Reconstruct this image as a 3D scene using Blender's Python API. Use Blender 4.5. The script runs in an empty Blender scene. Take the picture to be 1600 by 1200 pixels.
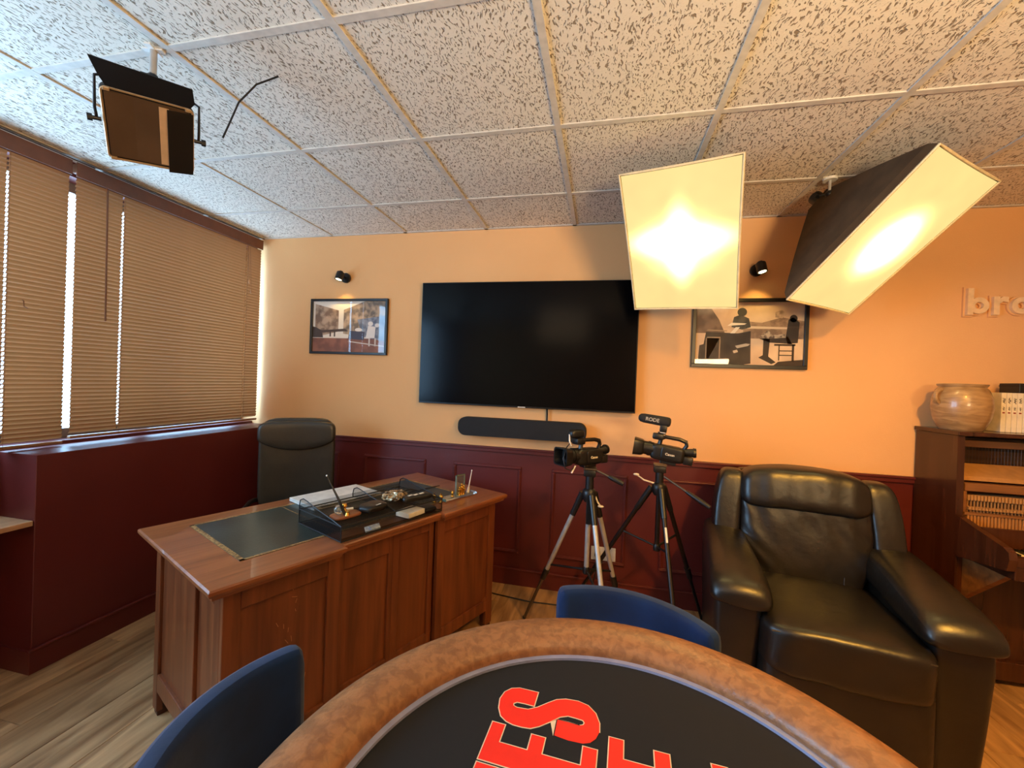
import bpy, bmesh, math, random
from mathutils import Vector, Matrix, noise
random.seed(7)
S = bpy.context.scene
COL = S.collection
PI = math.pi
def lin(c):
    return tuple(((x/255)/12.92 if x/255 <= .04045 else ((x/255+.055)/1.055)**2.4) for x in c)

# ------------------------------------------------------------------ camera
CX, CY, CZ = .21224, -2.73124, 1.37297
cam_d = bpy.data.cameras.new('camera'); cam = bpy.data.objects.new('camera', cam_d); COL.objects.link(cam)
cam_d.sensor_width = 36; cam_d.lens = 644.42/1600*36; cam_d.clip_start = .02
cam.matrix_world = Matrix(((.976379766, -.0378177324, .212726051, CX),
                           (.212854059, -.000655201657, -.977083784, CY),
                           (.0370904715, .999284439, .00740993219, CZ), (0, 0, 0, 1)))
S.camera = cam
# ------------------------------------------------------------------ world, lamps, exposure
S.view_settings.view_transform = 'Standard'; S.view_settings.look = 'None'
S.view_settings.gamma = 1; S.view_settings.exposure = 0; S.view_settings.use_curve_mapping = False
W = bpy.data.worlds.new('world'); S.world = W; W.use_nodes = True
bg = W.node_tree.nodes['Background']; bg.inputs[0].default_value = (.38, .67, 1, 1); bg.inputs[1].default_value = 16.0
def area(name, loc, target, sx, sy, power, color, shape='RECTANGLE', spread=180):
    d = bpy.data.lights.new(name, 'AREA'); d.shape = shape; d.size = sx; d.size_y = sy
    d.energy = power; d.color = color; d.spread = math.radians(spread)
    o = bpy.data.objects.new(name, d); COL.objects.link(o); o.location = loc
    o.rotation_euler = (Vector(target)-Vector(loc)).to_track_quat('-Z', 'Y').to_euler()
    return o
WARM = (1, .62, .27)
area('ceiling_downlight', (1.40, -2.05, 2.36), (1.5, -.6, .0), .12, .12, 20, (1, .47, .06), 'DISK', 104)
area('added_ceiling_fill', (1.5, -3.4, 1.6), (1.0, -2.3, 2.75), .7, .5, 60, (1, .70, .36), 'RECTANGLE', 130)  # unseen warm fill added behind the camera, aimed up to brighten the ceiling
area('added_table_fill', (-.35, -3.4, 2.2), (.3, -1.2, .9), .7, .5, 3, (1, .70, .42))  # weak warm area light added out of view to brighten the table side
def portal(loc, target, sx, sy):
    o = area('window_portal', loc, target, sx, sy, 1, (1, 1, 1)); o.data.cycles.is_portal = True
portal((-2.66, -.9, 1.65), (0, -.9, 1.65), 1.8, 1.36)
portal((-2.66, -2.9, 1.65), (0, -2.9, 1.65), 2.2, 1.36)

# ------------------------------------------------------------------ helpers
def tag(o, label=None, cat=None, group=None, kind=None):
    if label: o['label'] = label
    if cat: o['category'] = cat
    if group: o['group'] = group
    if kind: o['kind'] = kind
    return o
def empty(name, label, cat, loc=(0, 0, 0), rz=0, group=None):
    o = bpy.data.objects.new(name, None); COL.objects.link(o); o.location = loc; o.rotation_euler = (0, 0, rz)
    o.empty_display_size = .05
    return tag(o, label, cat, group)
class MB:
    def __init__(s): s.bm = bmesh.new()
    def _m(s, vs, M):
        if M is not None:
            for v in vs: v.co = M @ v.co
    def box(s, a, b, M=None, bev=0, seg=2):
        lo = [min(a[i], b[i]) for i in range(3)]; hi = [max(a[i], b[i]) for i in range(3)]
        vs = [s.bm.verts.new((x, y, z)) for x in (lo[0], hi[0]) for y in (lo[1], hi[1]) for z in (lo[2], hi[2])]
        fs = [s.bm.faces.new([vs[i] for i in f]) for f in ((0,1,3,2),(4,6,7,5),(0,4,5,1),(2,3,7,6),(0,2,6,4),(1,5,7,3))]
        if bev:
            es = list({e for f in fs for e in f.edges})
            r = bmesh.ops.bevel(s.bm, geom=es, offset=bev, segments=seg, profile=.5, affect='EDGES')
            vs = list({v for f in r['faces'] for v in f.verts} | {v for v in vs if v.is_valid})
        s._m(vs, M); return s
    def loft(s, secs, closed=False, cap=True, M=None):
        rings = [[s.bm.verts.new(p) for p in sec] for sec in secs]
        n = len(rings[0]); m = len(rings)
        for i in range(m if closed else m-1):
            A, B = rings[i], rings[(i+1) % m]
            for j in range(n): s.bm.faces.new((A[j], A[(j+1) % n], B[(j+1) % n], B[j]))
        if cap and not closed:
            s.bm.faces.new(rings[0][::-1]); s.bm.faces.new(rings[-1])
        if M is not None:
            for r in rings: s._m(r, M)
        return s
    def lathe(s, prof, n=24, M=None, c=(0, 0, 0)):
        secs = []
        for r, z in prof:
            r = max(r, 1e-4)
            secs.append([(c[0]+r*math.cos(2*PI*k/n), c[1]+r*math.sin(2*PI*k/n), c[2]+z) for k in range(n)])
        return s.loft(secs, M=M)
    def cyl(s, a, b, r, r2=None, n=12, M=None):
        a = Vector(a); b = Vector(b); d = (b-a); q = d.to_track_quat('Z', 'Y').to_matrix()
        r2 = r if r2 is None else r2
        secs = [[tuple(p + q @ Vector((rr*math.cos(2*PI*k/n), rr*math.sin(2*PI*k/n), 0))) for k in range(n)] for p, rr in ((a, r), (b, r2))]
        return s.loft(secs, M=M)
    def tube(s, pts, r, n=8, M=None, closed=False):
        P = [Vector(p) for p in pts]; secs = []; N = len(P)
        up = None
        for i, p in enumerate(P):
            if closed: t = P[(i+1) % N]-P[i-1]
            else: t = P[min(i+1, N-1)]-P[max(i-1, 0)]
            t.normalize()
            if up is None:
                up = Vector((0, 0, 1)) if abs(t.z) < .9 else Vector((1, 0, 0))
            x = up.cross(t).normalized(); up = t.cross(x).normalized()
            rr = r[i] if isinstance(r, (list, tuple)) else r
            secs.append([tuple(p + (x*math.cos(2*PI*k/n) + up*math.sin(2*PI*k/n))*rr) for k in range(n)])
        return s.loft(secs, closed=closed, M=M)
    def prism(s, poly, a, b, ax=2, M=None):
        def pt(p, h):
            return (p[0], p[1], h) if ax == 2 else ((p[0], h, p[1]) if ax == 1 else (h, p[0], p[1]))
        lo = [s.bm.verts.new(pt(p, a)) for p in poly]; hi = [s.bm.verts.new(pt(p, b)) for p in poly]
        n = len(poly)
        s.bm.faces.new(lo[::-1]); s.bm.faces.new(hi)
        for i in range(n): s.bm.faces.new((lo[i], lo[(i+1) % n], hi[(i+1) % n], hi[i]))
        s._m(lo+hi, M); return s
    def ball(s, c, r, n=16, M=None):
        c = Vector(c); r = r if isinstance(r, (tuple, list)) else (r, r, r)
        secs = []
        for i in range(n//2+1):
            th = PI*i/(n//2)
            sr = max(math.sin(th), .003)
            secs.append([(c.x+r[0]*sr*math.cos(2*PI*k/n), c.y+r[1]*sr*math.sin(2*PI*k/n), c.z-r[2]*math.cos(th)) for k in range(n)])
        return s.loft(secs, M=M)
    def pillow(s, c, h, e=.45, n=10, M=None, wr=0, f=8, seed=0, fn=None):
        """rounded cushion: a cube grid pulled towards a superellipsoid; h = half sizes, e = roundness"""
        vmap = {}; c = Vector(c); out = []
        def V(i, j, k):
            if (i, j, k) not in vmap:
                p = Vector((2*i/n-1, 2*j/n-1, 2*k/n-1))
                p = Vector(tuple(math.sin(x*PI/2) for x in p))
                L = (abs(p.x)**(2/e) + abs(p.y)**(2/e) + abs(p.z)**(2/e))**(e/2)
                q = p/L
                q = Vector((q.x*h[0], q.y*h[1], q.z*h[2]))
                if wr: q += q.normalized()*wr*noise.noise(Vector((q.x*f+seed, q.y*f, q.z*f)))
                q = q+c
                if fn: q = Vector(fn(q))
                v = s.bm.verts.new(q); vmap[(i, j, k)] = v; out.append(v)
            return vmap[(i, j, k)]
        for a in range(n):
            for b in range(n):
                for k0, fl in ((0, 1), (n, 0)):
                    for perm in range(3):
                        q = [(a, b), (a+1, b), (a+1, b+1), (a, b+1)]
                        P = []
                        for (x, y) in q:
                            t = [0, 0, 0]; t[perm] = k0; t[(perm+1) % 3] = x; t[(perm+2) % 3] = y; P.append(V(*t))
                        s.bm.faces.new(P[::-1] if fl else P)
        s._m(out, M); return s
    def build(s, name, mt, parent=None, smooth=False, kind=None, M=None, sub=0):
        bmesh.ops.recalc_face_normals(s.bm, faces=s.bm.faces)
        me = bpy.data.meshes.new(name); s.bm.to_mesh(me); s.bm.free()
        me.materials.append(mt)
        if smooth:
            me.polygons.foreach_set('use_smooth', [True]*len(me.polygons))
            me.set_sharp_from_angle(angle=math.radians(38))
        o = bpy.data.objects.new(name, me); COL.objects.link(o)
        if parent: o.parent = parent
        if M is not None: o.matrix_local = M
        if kind: o['kind'] = kind
        if sub:
            m = o.modifiers.new('subdivision', 'SUBSURF'); m.levels = sub; m.render_levels = sub
        return o
def inst(o, parent, M=None, loc=None):
    c = o.copy(); COL.objects.link(c); c.parent = parent
    if M is not None: c.matrix_local = M
    if loc is not None: c.location = loc
    return c
def T(x=0, y=0, z=0): return Matrix.Translation((x, y, z))
def RZ(a): return Matrix.Rotation(a, 4, 'Z')
def RX(a): return Matrix.Rotation(a, 4, 'X')
def RY(a): return Matrix.Rotation(a, 4, 'Y')
def basis(o, x, y, z):
    return Matrix(((x[0], y[0], z[0], o[0]), (x[1], y[1], z[1], o[1]), (x[2], y[2], z[2], o[2]), (0, 0, 0, 1)))
def text(name, body, size, mt, parent, M, depth=.0004, bold=0):
    cu = bpy.data.curves.new(name, 'FONT'); cu.body = body; cu.size = size; cu.extrude = depth; cu.offset = bold
    cu.align_x = 'CENTER'; cu.align_y = 'CENTER'
    t = bpy.data.objects.new('t', cu); COL.objects.link(t)
    dg = bpy.context.evaluated_depsgraph_get()
    me = bpy.data.meshes.new_from_object(t.evaluated_get(dg)); me.name = name
    bpy.data.objects.remove(t)
    me.materials.clear(); me.materials.append(mt)
    o = bpy.data.objects.new(name, me); COL.objects.link(o); o.parent = parent; o.matrix_local = M
    return o

# ------------------------------------------------------------------ materials
def nt(m): return m.node_tree.nodes, m.node_tree.links
def mat(name, col, rough=.5, metal=0, col2=None, scale=30, stretch=(1, 1, 1), bump=0, bscale=None, spec=.5, sheen=0, coat=0, detail=4, lo=.35, hi=.65, alpha=None, transm=0, distort=0):
    m = bpy.data.materials.new(name); m.use_nodes = True; N, L = nt(m); b = N['Principled BSDF']
    b.inputs['Base Color'].default_value = (*lin(col), 1); b.inputs['Roughness'].default_value = rough
    b.inputs['Metallic'].default_value = metal; b.inputs['Specular IOR Level'].default_value = spec
    b.inputs['Sheen Weight'].default_value = sheen; b.inputs['Coat Weight'].default_value = coat
    b.inputs['Transmission Weight'].default_value = transm
    if alpha is not None: b.inputs['Alpha'].default_value = alpha
    tc = N.new('ShaderNodeTexCoord'); mp = N.new('ShaderNodeMapping'); mp.inputs['Scale'].default_value = stretch
    L.new(tc.outputs['Object'], mp.inputs[0])
    nz = N.new('ShaderNodeTexNoise'); nz.inputs['Scale'].default_value = scale; nz.inputs['Detail'].default_value = detail
    nz.inputs['Distortion'].default_value = distort
    L.new(mp.outputs[0], nz.inputs[0])
    cr = N.new('ShaderNodeValToRGB'); cr.color_ramp.elements[0].position = lo; cr.color_ramp.elements[1].position = hi
    c2 = col2 or tuple(x*.93 for x in col)
    cr.color_ramp.elements[0].color = (*lin(c2), 1); cr.color_ramp.elements[1].color = (*lin(col), 1)
    L.new(nz.outputs[0], cr.inputs[0]); L.new(cr.outputs[0], b.inputs['Base Color'])
    if bump:
        n2 = N.new('ShaderNodeTexNoise'); n2.inputs['Scale'].default_value = bscale or scale; n2.inputs['Detail'].default_value = 5
        L.new(mp.outputs[0], n2.inputs[0])
        bp = N.new('ShaderNodeBump'); bp.inputs['Strength'].default_value = 1; bp.inputs['Distance'].default_value = bump
        L.new(n2.outputs[0], bp.inputs['Height']); L.new(bp.outputs[0], b.inputs['Normal'])
    return m
def emis(name, col, st):
    m = bpy.data.materials.new(name); m.use_nodes = True; N, L = nt(m); b = N['Principled BSDF']
    b.inputs['Base Color'].default_value = (0, 0, 0, 1)
    b.inputs['Emission Color'].default_value = (*lin(col), 1); b.inputs['Emission Strength'].default_value = st
    return m
M_wall = mat('cream_wall_paint', (233, 178, 120), .75, bump=.0006, bscale=120, scale=2, col2=(230, 174, 116))
M_maroon = mat('maroon_paint', (96, 34, 31), .42, scale=3, col2=(90, 30, 27))
M_white = mat('white_plastic', (235, 232, 225), .4)
M_black = mat('black_plastic', (22, 20, 20), .38, bump=.0002, bscale=300)
M_blackm = mat('black_metal', (26, 23, 22), .45, metal=.3)
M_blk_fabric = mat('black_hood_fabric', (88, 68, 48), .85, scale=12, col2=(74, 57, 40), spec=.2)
M_screen = mat('tv_screen_glass', (6, 5, 7), .16, spec=.12)
M_tvfrm = mat('tv_bezel', (30, 28, 30), .3, metal=.4)
M_leather = mat('black_leather', (25, 21, 18), .36, scale=9, col2=(19, 16, 14), bump=.0016, bscale=26, spec=.6)
M_leather2 = mat('office_chair_leather', (50, 43, 33), .36, scale=9, col2=(42, 36, 28), bump=.0006, bscale=60, spec=.6)
M_velvet = mat('navy_velvet', (9, 38, 78), .85, scale=8, col2=(6, 27, 60), sheen=.2, spec=.2, bump=.0006, bscale=40)
M_rail = mat('tan_vinyl', (158, 108, 68), .36, scale=60, col2=(132, 88, 55), bump=.0012, bscale=120, detail=8, distort=.5, lo=.4, hi=.6)
M_felt = mat('black_speed_cloth', (19, 17, 18), .9, scale=60)
M_strip = mat('table_trim', (150, 155, 185), .4)
M_red = mat('red_print', (250, 40, 22), .6, col2=(246, 38, 20))
M_cream_print = mat('cream_print', (240, 214, 180), .6)
def wood(name, c1, c2, rough=.35, sc=1.0, axis=2, coat=.2):
    st = [18*sc, 18*sc, 18*sc]; st[axis] = 1.3*sc
    return mat(name, c1, rough, col2=c2, scale=1.6, stretch=tuple(st), detail=8, distort=.6, lo=.3, hi=.7, bump=.0003, bscale=3, coat=coat)
M_desk = wood('desk_oak', (128, 68, 34), (92, 44, 20), .38)
M_deskx = wood('desk_oak_top', (156, 92, 52), (118, 62, 32), .34, axis=0)
M_pianow = wood('piano_walnut', (76, 40, 22), (52, 26, 14), .25)
M_pianox = wood('piano_rail_wood', (150, 98, 52), (112, 70, 36), .5, axis=0)
M_shelf = wood('shelf_wood', (196, 150, 108), (168, 120, 84), .5, axis=1)
M_green = mat('green_desk_leather', (38, 56, 52), .28, scale=6, col2=(28, 44, 42), bump=.0004, bscale=120)
M_gold = mat('gold_metal', (230, 180, 80), .22, metal=1)
M_goldprint = mat('gold_tooling', (168, 128, 74), .5, scale=120, col2=(110, 80, 46), lo=.45, hi=.55)
M_silver = mat('silver_metal', (236, 228, 216), .42, metal=.05)
M_alu = mat('aluminium_tube', (186, 182, 178), .35, metal=.35)
M_bronze = mat('bronze_grey_tube', (104, 92, 80), .35, metal=.7)
M_jar = mat('stoneware_glaze', (176, 140, 96), .3, scale=7, stretch=(1, 1, 5), col2=(140, 106, 68), detail=8, distort=1.5, bump=.0015, bscale=8, coat=.3)
M_paper = mat('book_paper', (240, 226, 200), .7)
M_ink = mat('dark_ink', (50, 36, 30), .7)
M_redink = mat('red_ink', (150, 60, 40), .7)
M_glassy = mat('clear_glass', (236, 246, 244), .05, transm=.92)
M_blueglass = mat('blue_glass_edge', (130, 200, 225), .1, transm=.5)
M_tbar = mat('ceiling_grid_metal', (214, 206, 194), .5)
M_felt_tan = mat('hammer_felt', (178, 128, 72), .9)

def slat_material():
    m = mat('blind_slat', (146, 102, 70), .42, scale=3, stretch=(1, 1, 1), col2=(138, 95, 64)); N, L = nt(m)
    b = N['Principled BSDF']; out = N['Material Output']
    tr = N.new('ShaderNodeBsdfTranslucent'); tr.inputs[0].default_value = (*lin((226, 150, 86)), 1)
    mx = N.new('ShaderNodeMixShader'); mx.inputs[0].default_value = .05
    L.new(b.outputs[0], mx.inputs[1]); L.new(tr.outputs[0], mx.inputs[2]); L.new(mx.outputs[0], out.inputs[0]); return m
M_slat = slat_material()
M_rail_b = mat('blind_headrail', (112, 66, 40), .5)
def tile_material():
    m = bpy.data.materials.new('fissured_ceiling_tile'); m.use_nodes = True; N, L = nt(m); b = N['Principled BSDF']
    b.inputs['Roughness'].default_value = .9
    tc = N.new('ShaderNodeTexCoord'); oi = N.new('ShaderNodeObjectInfo')
    ad = N.new('ShaderNodeVectorMath'); ad.operation = 'MULTIPLY_ADD'
    L.new(oi.outputs['Random'], ad.inputs[0]); ad.inputs[1].default_value = (37, 19, 5); L.new(tc.outputs['Object'], ad.inputs[2])
    nd = N.new('ShaderNodeTexNoise'); nd.inputs['Scale'].default_value = 14; L.new(ad.outputs[0], nd.inputs[0])
    mad = N.new('ShaderNodeVectorMath'); mad.operation = 'MULTIPLY_ADD'; mad.inputs[1].default_value = (.05, .05, 0)
    L.new(nd.outputs['Color'], mad.inputs[0]); L.new(ad.outputs[0], mad.inputs[2])
    mp = N.new('ShaderNodeMapping'); mp.inputs['Scale'].default_value = (1.9, .62, 1); L.new(mad.outputs[0], mp.inputs[0])
    n1 = N.new('ShaderNodeTexNoise'); n1.inputs['Scale'].default_value = 108; n1.inputs['Detail'].default_value = 1.5; n1.inputs['Roughness'].default_value = .5
    L.new(mp.outputs[0], n1.inputs[0])
    cr = N.new('ShaderNodeValToRGB'); e = cr.color_ramp.elements
    e[0].position = .365; e[0].color = (0, 0, 0, 1); e[1].position = .42; e[1].color = (1, 1, 1, 1)
    L.new(n1.outputs[0], cr.inputs[0])
    mx = N.new('ShaderNodeMix'); mx.data_type = 'RGBA'
    mx.inputs['A'].default_value = (*lin((146, 128, 106)), 1); mx.inputs['B'].default_value = (*lin((232, 222, 206)), 1)
    L.new(cr.outputs[0], mx.inputs['Factor']); L.new(mx.outputs['Result'], b.inputs['Base Color'])
    n3 = N.new('ShaderNodeTexNoise'); n3.inputs['Scale'].default_value = 240; L.new(ad.outputs[0], n3.inputs[0])
    m2 = N.new('ShaderNodeMath'); m2.operation = 'MULTIPLY_ADD'; m2.inputs[1].default_value = .25
    L.new(n3.outputs[0], m2.inputs[0]); L.new(cr.outputs[0], m2.inputs[2])
    bp = N.new('ShaderNodeBump'); bp.inputs['Distance'].default_value = .003
    L.new(m2.outputs[0], bp.inputs['Height']); L.new(bp.outputs[0], b.inputs['Normal']); return m
M_tile = tile_material()
def plank_material():
    m = bpy.data.materials.new('oak_laminate'); m.use_nodes = True; N, L = nt(m); b = N['Principled BSDF']
    b.inputs['Roughness'].default_value = .34
    tc = N.new('ShaderNodeTexCoord'); oi = N.new('ShaderNodeObjectInfo')
    ad = N.new('ShaderNodeVectorMath'); ad.operation = 'MULTIPLY_ADD'
    L.new(oi.outputs['Random'], ad.inputs[0]); ad.inputs[1].default_value = (7, 31, 3); L.new(tc.outputs['Object'], ad.inputs[2])
    mp = N.new('ShaderNodeMapping'); mp.inputs['Scale'].default_value = (12, 1.4, 1); L.new(ad.outputs[0], mp.inputs[0])
    n1 = N.new('ShaderNodeTexNoise'); n1.inputs['Scale'].default_value = 1.6; n1.inputs['Detail'].default_value = 9; n1.inputs['Distortion'].default_value = .8
    L.new(mp.outputs[0], n1.inputs[0])
    cr = N.new('ShaderNodeValToRGB'); e = cr.color_ramp.elements; e[0].position = .32; e[1].position = .68
    e[0].color = (*lin((128, 92, 60)), 1); e[1].color = (*lin((192, 150, 106)), 1)
    L.new(n1.outputs[0], cr.inputs[0])
    hs = N.new('ShaderNodeHueSaturation'); mr = N.new('ShaderNodeMapRange'); mr.inputs['To Min'].default_value = .82; mr.inputs['To Max'].default_value = 1.12
    L.new(oi.outputs['Random'], mr.inputs[0]); L.new(mr.outputs[0], hs.inputs['Value']); L.new(cr.outputs[0], hs.inputs['Color'])
    L.new(hs.outputs[0], b.inputs['Base Color'])
    bp = N.new('ShaderNodeBump'); bp.inputs['Distance'].default_value = .0006; L.new(n1.outputs[0], bp.inputs['Height']); L.new(bp.outputs[0], b.inputs['Normal'])
    return m
M_plank = plank_material()
def mesh_material():
    m = mat('black_wire_mesh', (26, 24, 24), .4, metal=.4, alpha=.24); return m
M_mesh = mesh_material()
def diffuser_material(name, sx, sy, core, body, cross):
    """lit fabric of a studio lamp: the bulbs behind make a hot core in the cloth"""
    m = bpy.data.materials.new(name); m.use_nodes = True; N, L = nt(m); b = N['Principled BSDF']
    b.inputs['Base Color'].default_value = (.05, .05, .05, 1); b.inputs['Roughness'].default_value = .9
    tc = N.new('ShaderNodeTexCoord')
    def blob(scl, loc=(0, 0, 0)):
        mp = N.new('ShaderNodeMapping'); mp.vector_type = 'TEXTURE'; mp.inputs['Location'].default_value = loc; mp.inputs['Scale'].default_value = scl
        L.new(tc.outputs['Object'], mp.inputs[0])
        g = N.new('ShaderNodeTexGradient'); g.gradient_type = 'QUADRATIC_SPHERE'; L.new(mp.outputs[0], g.inputs[0]); return g
    gs = [blob((sx, sy, 1))]+[blob(*c) for c in cross]
    p = gs[0].outputs[1]
    for g in gs[1:]:
        a = N.new('ShaderNodeMath'); a.operation = 'ADD'; L.new(p, a.inputs[0]); L.new(g.outputs[1], a.inputs[1]); p = a.outputs[0]
    nz = N.new('ShaderNodeTexNoise'); nz.inputs['Scale'].default_value = 5; L.new(tc.outputs['Object'], nz.inputs[0])
    mr = N.new('ShaderNodeMapRange'); mr.inputs['To Min'].default_value = .86; mr.inputs['To Max'].default_value = 1.12; L.new(nz.outputs[0], mr.inputs[0])
    pw_ = N.new('ShaderNodeMath'); pw_.operation = 'POWER'; pw_.inputs[1].default_value = 1.9; L.new(p, pw_.inputs[0])
    m1 = N.new('ShaderNodeMath'); m1.operation = 'MULTIPLY_ADD'; m1.inputs[1].default_value = core; m1.inputs[2].default_value = body
    L.new(pw_.outputs[0], m1.inputs[0])
    m2 = N.new('ShaderNodeMath'); m2.operation = 'MULTIPLY'; L.new(m1.outputs[0], m2.inputs[0]); L.new(mr.outputs[0], m2.inputs[1])
    b.inputs['Emission Color'].default_value = (1, .75, .27, 1); L.new(m2.outputs[0], b.inputs['Emission Strength']); return m

# ================================================================== SETTING
H = 2.408
X0, X1, Y1, Y0 = -2.46, 3.6, 0.0, -4.5
m = MB(); m.box((X0-.2, Y0-.1, -.12), (X1+.1, Y1+.1, -.012)); floor = m.build('floor', M_plank); tag(floor, kind='structure')
# floor planks, each a piece of the floor
proto = {}
pw = .19
nrow = int((X1-X0)/pw)+1
for i in range(nrow):
    xa = X0+i*pw; xb = min(xa+pw, X1)
    off = (i*.47) % 1.28
    y = Y0-off
    while y < Y1:
        ya = max(y, Y0); yb = min(y+1.28, Y1)
        if yb-ya > .02:
            key = (round(xb-xa, 3), round(yb-ya, 3))
            if key not in proto:
                mm = MB(); mm.box((-(xb-xa)/2+.0008, -(yb-ya)/2+.0008, -.012), ((xb-xa)/2-.0008, (yb-ya)/2-.0008, 0), bev=.0012, seg=1)
                o = mm.build('floor_plank', M_plank, floor); proto[key] = o
            else: o = inst(proto[key], floor)
            o.location = ((xa+xb)/2, (ya+yb)/2, 0)
        y += 1.28
# ceiling
m = MB(); m.box((X0-.2, Y0-.1, H+.014), (X1+.1, Y1+.1, H+.12)); ceil = m.build('ceiling', M_white); tag(ceil, kind='structure')
gy0 = -1.06428
xs = [X0]+[j*.6 for j in range(-3, 6)]+[X1]; xs = [X0, -2.4]+xs[1:]
ys = [Y0]+[gy0+.6*k for k in range(-5, 2)]+[Y1]
proto = {}
for i in range(len(xs)-1):
    for j in range(len(ys)-1):
        w = xs[i+1]-xs[i]; d = ys[j+1]-ys[j]
        if w < .1: continue
        key = (round(w, 3), round(d, 3))
        if key not in proto:
            mm = MB(); mm.box((-w/2+.004, -d/2+.004, .002), (w/2-.004, d/2-.004, .014))
            o = mm.build('ceiling_tile', M_tile, ceil); proto[key] = o
        else: o = inst(proto[key], ceil)
        o.location = ((xs[i]+xs[i+1])/2, (ys[j]+ys[j+1])/2, H)
        # slight sag and lift of single tiles
        o.rotation_euler = (random.uniform(-.001, .001), random.uniform(-.001, .001), 0)
for x in xs[1:-1]:
    mm = MB(); mm.box((x-.012, Y0, H-.004), (x+.012, Y1, H+.0015)); mm.build('grid_bar', M_tbar, ceil)
for y in ys[1:-1]:
    for i in range(len(xs)-1):
        mm = MB(); mm.box((xs[i]+.012, y-.012, H-.0035), (xs[i+1]-.012, y+.012, H+.0015)); mm.build('grid_bar', M_tbar, ceil)
for (a, b) in (((X0, Y1-.02, H-.004), (X1, Y1, H+.0015)), ((X0, Y0, H-.004), (X0+.02, Y1, H+.0015))):
    mm = MB(); mm.box(a, b); mm.build('edge_trim', M_tbar, ceil)
# walls
m = MB(); m.box((X0-.2, Y1, .915), (X1+.1, Y1+.1, H+.03)); wb = tag(m.build('wall_back', M_wall), kind='structure')
m = MB(); m.box((X0-.2, Y1, 0), (X1+.1, Y1+.1, .915)); m.build('wainscot', M_maroon, wb)
DADO = .92
m = MB(); m.box((-2.2, -.022, DADO-.012), (X1, 0, DADO+.002), bev=.003); m.box((-2.2, -.014, DADO-.036), (X1, 0, DADO-.012), bev=.003)
tag(m.build('trim_1', M_maroon), kind='structure')
m = MB(); m.box((-2.2, -.014, 0), (X1, 0, .098)); m.box((-2.2, -.02, .098), (X1, 0, .112), bev=.003)
tag(m.build('baseboard_back', M_maroon), kind='structure')
def molding(x0, x1, z0, z1, parent):
    for (a, b) in (((x0, z1-.022), (x1, z1)), ((x0, z0), (x1, z0+.022)), ((x0, z0+.022), (x0+.022, z1-.022)), ((x1-.022, z0+.022), (x1, z1-.022))):
        mm = MB(); mm.box((a[0], -.008, a[1]), (b[0], 0, b[1]), bev=.002, seg=1)
        ins = .006
        mm.box((a[0]+ins, -.014, a[1]+ins), (b[0]-ins, -.006, b[1]-ins), bev=.003, seg=2)
        mm.build('panel_molding', M_maroon, parent)
for k in range(-1, 4):
    molding(-1.469+.69*k, -.985+.69*k, .212, .797, wb)
m = MB(); m.box((X1, Y0, 0), (X1+.1, Y1, H+.03)); tag(m.build('wall_right', M_wall), kind='structure')
m = MB(); m.box((X0-.2, Y0-.1, 0), (X1+.1, Y0, H+.03)); tag(m.build('wall_front', M_wall), kind='structure')
# left wall with two window openings
WZ0, WZ1 = .985, 2.33
m = MB()
m.box((X0-.2, Y0, 0), (X0, Y1, WZ0)); m.box((X0-.2, Y0, WZ1), (X0, Y1, H+.03))
m.box((X0-.2, Y0, WZ0), (X0, -4.0, WZ1))
wl = tag(m.build('wall_left', M_maroon), kind='structure')
M_frame = mat('window_frame', (120, 104, 96), .4)
for n, (ya, yb, mul) in enumerate(((-1.80, -.004, (-1.16, -.72)), (-4.0, -1.80, (-2.9,)))):
    m = MB(); xa, xb = X0-.15, X0-.10
    m.box((xa, ya, WZ0), (xb, yb, WZ0+.05)); m.box((xa, ya, WZ1-.05), (xb, yb, WZ1))
    m.box((xa, ya, WZ0+.05), (xb, ya+.04, WZ1-.05)); m.box((xa, yb-.03, WZ0+.05), (xb, yb, WZ1-.05))
    for y in mul: m.box((xa, y-.035, WZ0+.05), (xb, y+.035, WZ1-.05))
    o = tag(m.build('window_%d' % (n+1), M_frame), kind='structure')
    mm = MB(); mm.box((X0-.13, ya+.02, WZ0+.02), (X0-.126, yb-.02, WZ1-.02)); g = mm.build('window_pane', M_glassy, o)
    gm = bpy.data.materials.get('thin_window_glass')
    if not gm:
        gm = bpy.data.materials.new('thin_window_glass'); gm.use_nodes = True; N, L = nt(gm)
        tr = N.new('ShaderNodeBsdfTransparent'); gl = N.new('ShaderNodeBsdfGlossy'); gl.inputs['Roughness'].default_value = .02
        mx = N.new('ShaderNodeMixShader'); mx.inputs[0].default_value = .025
        L.new(tr.outputs[0], mx.inputs[1]); L.new(gl.outputs[0], mx.inputs[2]); L.new(mx.outputs[0], N['Material Output'].inputs[0])
    g.data.materials[0] = gm
# boxed-in projection under the right blind
m = MB(); m.box((X0, -1.40, 0), (-2.21, -.002, .968), bev=.002, seg=1); m.build('radiator_boxing', M_maroon, wl)
m = MB(); m.box((-2.21, -1.412, 0), (-2.198, -.022, .098)); m.box((-2.21, -1.412, .098), (-2.193, -.022, .11), bev=.003)
m.box((X0, -1.412, 0), (-2.21, -1.40, .1))
tag(m.build('baseboard_left', M_maroon), kind='structure')
m = MB(); m.box((X0, -2.5, .655), (-2.215, -1.402, .678), bev=.002, seg=1)
tag(m.build('wall_shelf', M_shelf), 'light wooden shelf board against the maroon wall, cut off by the left edge', 'shelf')
for y in (-2.3, -1.6):
    pass

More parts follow.
